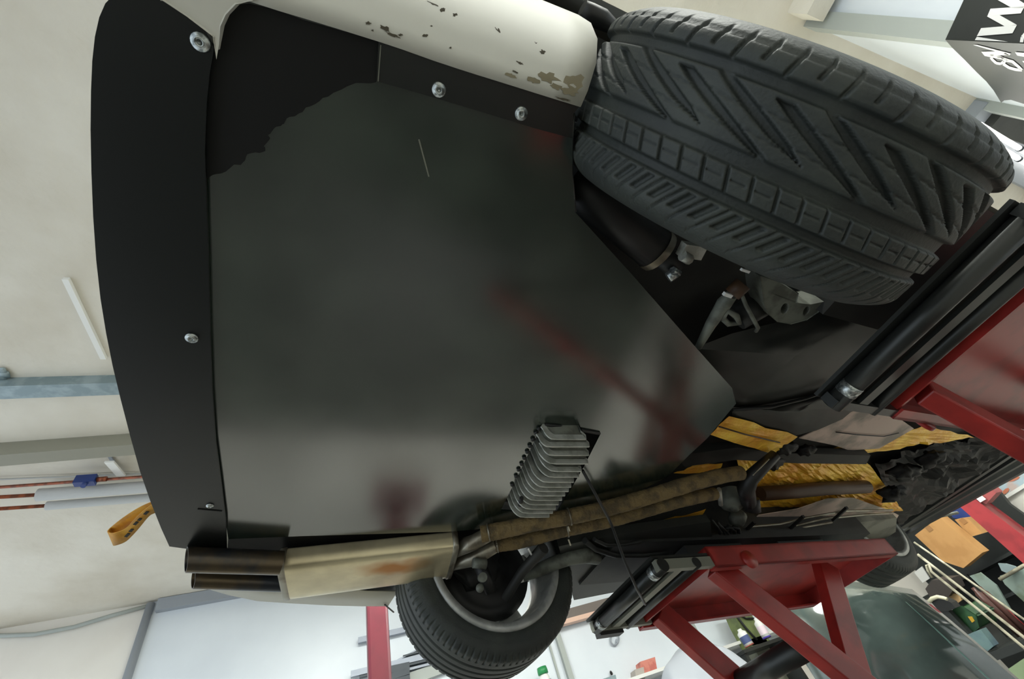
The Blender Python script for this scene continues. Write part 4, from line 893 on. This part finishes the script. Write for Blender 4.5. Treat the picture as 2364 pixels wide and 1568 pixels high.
def cardboard(px, X, th, label):
    t_ = thing('cardboard_box', label, 'box', kf(*px[2], X), 'r', 'cardboard boxes on the shelving')
    mbx = MB('r'); P_ = [kf(x, y, X) for x, y in px]; mbx.prism(P_, (th, 0, 0)); mbx.build('carton', M['card'], t_)
    mbx = MB('r'); c_ = (P_[0] + P_[1]) / 2; mbx.bar(c_ + V(-0.003, 0, 0), c_ + V(-0.003, 0, -0.05), 0.05, 0.002, (1, 0, 0)); mbx.build('packing_tape', M['card2'] if 'card2' in M else M.setdefault('card2', mat('brown_tape', (158, 116, 72), 0.4)), t_)
cardboard([(2112, 1236), (2168, 1194), (2268, 1276), (2224, 1312), (2176, 1296)], 5.7, 0.13, 'large brown cardboard box on the dark shelving below the car nose')
cardboard([(2204, 1200), (2232, 1196), (2268, 1232), (2240, 1240)], 5.85, 0.12, 'small brown cardboard box beside the large one, nearer the red frame')
flat('blue_crate', 'blue plastic crate tucked between the car nose and the red frame', 'crate', [(2192, 1184), (2218, 1168), (2248, 1192), (2222, 1200), (2200, 1196)], 5.99, 0.1, M['blue'])
M['lred'] = mat('bright_red_frame', (150, 42, 46), 0.4, col2=(132, 36, 40), scale=8)
t = thing('red_gantry', 'slanting red steel beam with a capped top at the right edge', 'frame', V(4.5, 1.6, -1.0), 'r')
p_, q_ = kf(2236, 1160, 4.55), kf(2390, 1330, 4.55); dd = (q_ - p_).normalized()
s0, s1 = [kf(2216, 1168, 4.55), kf(2246, 1150, 4.55)], [kf(2364, 1306, 4.55), kf(2378, 1255, 4.55)]
w_ = (s0[1] - s0[0]).length
mb = MB('r'); mb.prism([kf(2218, 1168, 4.55), kf(2246, 1152, 4.55), kf(2400, 1270, 4.55), kf(2400, 1330, 4.55)], (0.12, 0, 0)); mb.build('beam', M['lred'], t, bevel=0.01)
mb = MB('r'); mb.prism([kf(2248, 1150, 4.56), kf(2284, 1124, 4.56), kf(2300, 1138, 4.56), kf(2276, 1164, 4.56)], (0.10, 0, 0)); mb.build('beam_cap', mat('dull_red_cap', (140, 62, 62), 0.5), t)
mb = MB('r'); mb.bar(kf(2256, 1153, 4.545), kf(2268, 1146, 4.545), 0.05, 0.01, (1, 0, 0)); mb.build('cap_sticker', M['white'], t)
mb = MB('r'); mb.bar(V(4.62, kf(2390, 1300, 4.62).y, kf(2390, 1300, 4.62).z), V(4.62, kf(2390, 1300, 4.62).y - 0.1, -1.0), 0.12, 0.12, (1, 0, 0)); mb.build('leg', M['lred'], t)
# poster on the wall and the white board
t = thing('poster', 'pale blue poster with a red car picture on the front wall', 'poster', kf(2320, 1100, 6.78), 'r')
ps = [kf(2296, 1116, 6.78), kf(2330, 1088, 6.78), kf(2430, 1040, 6.78), kf(2440, 1090, 6.78), kf(2330, 1146, 6.78)]
mb = MB('r'); mb.prism(ps, (0.01, 0, 0)); mb.build('poster_sheet', mat('pale_blue_print', (176, 196, 206), 0.5, col2=(196, 178, 172), scale=7), t)
for (x, y, a_, b_) in ((2322, 1134, 8, 6), (2340, 1106, 14, 5), (2308, 1118, 4, 3), (2352, 1092, 8, 4)):
    mb = MB('r'); mb.prism([kf(x + a_ * math.cos(k * .7854), y - 4 * math.cos(k * .7854) + b_ * math.sin(k * .7854), 6.775) for k in range(8)], (0.002, 0, 0)); mb.build('printed_shape', mat('red_print', (196, 120, 92), 0.5), t)
mb = MB('r'); mb.bar(kf(2322, 1148, 6.76), kf(2400, 1100, 6.76), 0.03, 0.02, (1, 0, 0)); mb.build('poster_frame', M['white'], t)
# tall pale rods
rods = [((2110, 1252), (2214, 1324), (2310, 1392), 0.0075, 4.46, 'pale rod with the box right behind it, uppermost of the leaning rods'), ((2118, 1280), (2184, 1331), (2400, 1500), 0.0105, 4.45, 'thick pale rod running to the right edge, middle of the leaning rods'), ((2150, 1320), (2266, 1414), (2400, 1526), 0.0095, 4.36, 'pale rod with a hooked top, lowest of the leaning rods')]
for k, (a, b, c_, r_, X, lb) in enumerate(rods):
    P_ = [kf(*a, X), kf(*b, X), kf(*c_, X)]
    P_.append(P_[-1] + (P_[-1] - P_[1]).normalized() * ((P_[-1].z + 0.99) / max(1e-3, (P_[1] - P_[-1]).normalized().z)))
    if k == 2: P_ = [kf(2152, 1334, X), kf(2142, 1318, X), kf(2139, 1306, X), kf(2144, 1303, X)] + P_
    mb = MB('r'); mb.tube(P_, r_, 10); tag(mb.build('pale_rod', M['pale']), lb, 'rod', 'leaning rods at the far end')
# clutter
M['tealbin'] = mat('teal_grey_bin', (100, 126, 126), 0.4, col2=(84, 104, 116), scale=5); M['palegreen'] = mat('pale_green_box', (126, 144, 110), 0.6); M['milk'] = mat('milky_sheet', (134, 150, 142), 0.35, col2=(112, 124, 106), scale=6); M['machg'] = mat('dark_green_enamel', (44, 84, 48), 0.45, col2=(34, 62, 44), scale=8); M['yell'] = mat('yellow_paint', (190, 150, 40), 0.5); M['tan'] = mat('tan_cloth', (176, 142, 98), 0.8); M['brn'] = mat('brown_glass', (84, 56, 50), 0.3); M['cream'] = mat('cream_hose', (196, 192, 166), 0.5)
flat('dark_case', 'dark brown case on the bench left of the pale rods', 'case', [(2136, 1360), (2150, 1340), (2188, 1338), (2200, 1362), (2190, 1378), (2150, 1384)], 4.95, 0.2, mat('dark_brown_case', (52, 46, 42), 0.6))
t = thing('black_wheel', 'black half disc under a cream curved tube by the bonnet edge', 'disc', kf(2180, 1412, 4.7), 'r')
mb = MB('r'); mb.prism([kf(x, y, 4.7) for x, y in [(2149, 1390), (2162, 1384), (2180, 1384), (2196, 1392), (2206, 1404), (2190, 1411), (2168, 1412)]], (0.08, 0, 0)); mb.build('disc_body', M['black'], t)
q = kf(2180, 1412, 4.72); mb = MB('r'); mb.box((q.x, q.y - 0.03, kf(2240, 1520, 4.8).z), (q.x + 0.05, q.y + 0.03, q.z + 0.02)); mb.build('disc_stand', M['shelf'], t)
mb = MB('r'); mb.tube([kf(x, y, 4.68) for x, y in ((2145, 1390), (2152, 1382), (2165, 1378), (2180, 1381), (2187, 1384))], 0.014, 8); mb.build('curved_tube', M['cream'], t)
flat('tan_cloth', 'tan cloth hanging between two pale rods', 'cloth', [(2188, 1370), (2216, 1374), (2220, 1386), (2204, 1398), (2192, 1388)], 5.0, 0.03, M['tan'])
t = thing('green_machine', 'dark green bench machine with a yellow patch below the rods', 'machine', kf(2235, 1450, 4.8), 'r')
mb = MB('r'); mb.prism([kf(x, y, 4.8) for x, y in ((2200, 1412), (2222, 1402), (2255, 1420), (2262, 1448), (2244, 1458), (2222, 1440))], (0.25, 0, 0)); mb.build('machine_body', M['machg'], t, bevel=0.01)
q = kf(2240, 1455, 4.82); mb = MB('r'); mb.box((q.x, q.y - 0.07, kf(2240, 1520, 4.8).z), (q.x + 0.2, q.y + 0.07, q.z + 0.03)); mb.build('machine_foot', M['shelf'], t)
mb = MB('r'); mb.prism([kf(x, y, 4.795) for x, y in ((2234, 1424), (2244, 1424), (2250, 1434), (2244, 1438))], (0.02, 0, 0)); mb.build('yellow_badge', M['yell'], t)
flat('teal_bin', 'teal grey plastic bin right of the bonnet edge', 'bin', [(2233, 1466), (2264, 1454), (2294, 1492), (2280, 1504)], 4.6, 0.08, M['tealbin'])
flat('green_box', 'pale green box in the bottom right corner', 'box', [(2320, 1550), (2364, 1520), (2400, 1540), (2400, 1600), (2334, 1568)], 4.2, 0.09, M['palegreen'])
flat('milky_panel', 'milky translucent sheet leaning behind the pale rods', 'sheet', [(2238, 1330), (2262, 1322), (2300, 1352), (2340, 1420), (2322, 1424), (2276, 1366)], 5.6, 0.02, M['milk'])
flat('grey_board', 'grey green flat panel at the right edge below the red beam', 'board', [(2308, 1330), (2364, 1310), (2410, 1330), (2410, 1400), (2364, 1390), (2320, 1350)], 5.75, 0.02, M['milk'])
flat('pale_disc', 'pale blue grey half disc under the slanting red beam', 'disc', [(2304, 1301), (2322, 1302), (2342, 1308), (2352, 1314), (2330, 1326), (2312, 1318)], 5.7, 0.02, mat('pale_blue_plastic', (130, 146, 148), 0.4))
mb = MB('r'); mb.tube([kf(2308, 1338, 5.6), kf(2364, 1306, 5.6), kf(2400, 1290, 5.6)], 0.014, 8); tag(mb.build('pale_tube', M['pale']), 'pale tube crossing in front of the grey green panel', 'tube')
for k, (x, y, m_, lb) in enumerate([(2262, 1374, 'brn', 'brown bottle leftmost of those under the milky sheet'), (2278, 1372, 'brn', 'brown bottle second under the milky sheet, beside the leftmost'), (2300, 1398, 'brn', 'dark brown bottle on the bench next to the thick rod'), (2312, 1410, 'brn', 'brown bottle between the dark one and the red one'), (2325, 1414, 'lred', 'small red bottle on the bench by the right edge')]):
    c_ = kf(x, y, 5.15 + 0.07 * k); L_ = max(0.13, c_.z + 0.06 - kf(2240, 1520, 4.8).z); mb = MB('r'); mb.lathe(c_ + V(0, 0, 0.06), (0, 0, -1), [(0.0, 0.0), (0.014, 0.0), (0.014, 0.03), (0.026, 0.05), (0.028, L_), (0.0, L_ + 0.001)], 14); tag(mb.build('bottle', M[m_]), lb, 'bottle', 'bottles on the far bench')
flat('white_notice', 'white sheet glimpsed beside the small front wheel', 'paper', [(2110, 1322), (2128, 1308), (2146, 1336), (2130, 1346)], 6.485, 0.014, M['white'])
# bench carrying the clutter
yb0, yb1 = 2.2, 3.3
t = thing('workbench', 'dark workbench at the far end under the tools', 'bench', V(5.2, 2.5, -1.0), 'r')
zb_ = kf(2240, 1520, 4.8).z
mb = MB('r'); mb.box((4.56, yb0, zb_ - 0.05), (5.9, yb1, zb_)); mb.build('bench_top', M['shelf'], t)
for x_, y_ in ((4.61, yb0 + .05), (4.61, yb1 - .05), (5.85, yb0 + .05), (5.85, yb1 - .05)):
    mb = MB('r'); mb.box((x_ - .03, y_ - .03, -1.0), (x_ + .03, y_ + .03, zb_ - 0.05)); mb.build('leg', M['shelf'], t)

# ------------------------------------------------------------------ sign round the projecting corner
def s1(u, v, o=0.006): return K(2064 + u / 5.227, v / 5.227, x=CX - o, fr='r')
def s2(u, v, o=0.006): return K(2064 + u / 5.227, v / 5.227, y=CY + o, fr='r')
t = thing('corner_sign', 'black sign with white letters wrapped round the white wall corner', 'sign', K(2182, 95, x=CX, fr='r'), 'r')
o_ = 0.022
f1 = [s1(618, 480, o_), s1(840, 0, o_), s1(905, -140, o_), s1(2300, -140, o_), s1(2300, 560, o_)]
mb = MB('r'); mb.prism(f1, (0.004, 0, 0)); mb.build('sign_face', M['signk'], t)
f2 = [s2(618, 480, o_), s2(700, 575, o_), s2(850, 720, o_), s2(1000, 875, o_), s2(1110, 980, o_), s2(1200, 1090, o_), s2(1292, 1240, o_), s2(1330, 1212, o_), s2(1410, 1205, o_), s2(1568, 1255, o_), s2(1900, 1360, o_), s2(2300, 1400, o_), s2(2300, 560, o_), s2(1400, 520, o_)]
mb = MB('r'); mb.prism(f2, (0, -0.004, 0)); mb.build('sign_face', M['signk'], t)
ol = o_ + 0.002
def letter(fn, polys):
    mbx = MB('r')
    for pl in polys: mbx.prism([fn(u, v, ol) for u, v in pl], (-0.001, 0, 0) if fn is s1 else (0, 0.001, 0))
    mbx.build('letter', M['letter'], t)
letter(s1, [[(955, 520), (1000, 445), (1385, 505), (1345, 590)], [(1000, 437), (1052, 340), (1482, 305), (1430, 402)], [(1125, 200), (1270, 180), (1482, 300), (1340, 320)], [(1125, 200), (1165, 106), (1575, 78), (1530, 162), (1270, 182)], [(1250, 0), (1460, -30), (1600, 60), (1575, 100), (1425, 98)]])
letter(s2, [[(958, 540), (1003, 540), (1412, 645), (1392, 665)], [(1055, 622), (1300, 616), (1395, 660), (1095, 672)], [(1095, 672), (1190, 650), (1452, 733), (1425, 742)]])
def stroke(fn, pts, w):
    out = []
    for i in range(len(pts) - 1):
        a_, b_ = pts[i], pts[i + 1]; dx_, dy_ = b_[0] - a_[0], b_[1] - a_[1]; l_ = math.hypot(dx_, dy_); nx_, ny_ = -dy_ / l_ * w / 2, dx_ / l_ * w / 2
        out.append([(a_[0] + nx_, a_[1] + ny_), (b_[0] + nx_, b_[1] + ny_), (b_[0] - nx_, b_[1] - ny_), (a_[0] - nx_, a_[1] - ny_)])
    return out
letter(s2, stroke(s2, [(1170, 690), (1205, 675), (1290, 690), (1345, 722), (1320, 745), (1290, 768), (1235, 760), (1185, 715), (1170, 690)], 30) + stroke(s2, [(1345, 722), (1430, 740), (1500, 800), (1545, 845), (1470, 838), (1390, 815), (1320, 770), (1345, 722)], 32))
letter(s1, stroke(s1, [(1600, 390), (1550, 450), (1535, 530), (1555, 590), (1600, 620)], 40))
letter(s2, [[(1462, 626), (1620, 640), (1620, 690), (1490, 668)], [(1550, 735), (1620, 725), (1620, 760), (1570, 755)]])
# ceiling fluorescent lamp along the projecting wall
zl = CEIL - 0.14
def kl(x, y, z=zl): return K(x, y, z=z, fr='r')
t = thing('fluorescent_lamp', 'lit twin fluorescent lamp under the ceiling behind the big tyre', 'lamp', V(kl(2330, 330).x, kl(2330, 330).y, CEIL), 'r')
a1, b1 = kl(2262, 288), kl(2352, 342); d1_ = (b1 - a1).normalized()
a2_, b2_ = kl(2270, 318), kl(2350, 366)
for k, (p_, q_) in enumerate(((a1, b1), (a2_, b2_))):
    mb = MB('r'); mb.tube([p_, q_], 0.018, 12); mb.build('lamp_tube', M['tubeglow'], t)
    mb = MB('r'); mb.tube([q_ + d1_ * 0.03, q_ + d1_ * 1.2], 0.018, 12); mb.build('lamp_tube', M['tubeglow'], t)
    mb = MB('r'); mb.tube([q_, q_ + d1_ * 0.03], 0.022, 12); mb.build('lamp_holder', M['profd'], t)
mid = (a1 + a2_) / 2; s_ = V(-d1_.y, d1_.x, 0) * 0.16; z_ = V(0, 0, CEIL - zl - 0.05)
mb = MB('r'); mb.prism([mid - s_ - d1_ * 0.1 + V(0, 0, 0.05), mid + s_ - d1_ * 0.1 + V(0, 0, 0.05), mid + s_ + d1_ * 3.2 + V(0, 0, 0.05), mid - s_ + d1_ * 3.2 + V(0, 0, 0.05)], z_); mb.build('lamp_housing', M['trim'], t)
p_, q_ = kl(2282, 277, CEIL - 0.1), kl(2364, 306, CEIL - 0.1)
mb = MB('r'); mb.bar(p_, ext(p_, q_, 3.0), 0.14, 0.10); tag(mb.build('ceiling_duct', M['guard']), 'dark grey duct beside the lit fluorescent lamp', 'duct')
# ceiling lamps over the car (hidden by it in the photo, seen in reflections)
for lx, ly, ln, pw in LAMPS:
    t = thing('ceiling_lamp', 'twin tube ceiling lamp of the workshop above the lifted car', 'lamp', V(lx, ly, CEIL), 'r', 'ceiling lamps of the workshop')
    mb = MB('r'); mb.box((lx - ln / 2, ly - 0.08, CEIL - 0.07), (lx + ln / 2, ly + 0.08, CEIL)); mb.build('lamp_housing', M['white'], t)
    for s_ in (-0.05, 0.05):
        mb = MB('r'); mb.tube([V(lx - ln / 2 + 0.03, ly + s_, CEIL - 0.10), V(lx + ln / 2 - 0.03, ly + s_, CEIL - 0.10)], 0.014, 10); mb.build('lamp_tube', M['tubehot'], t)
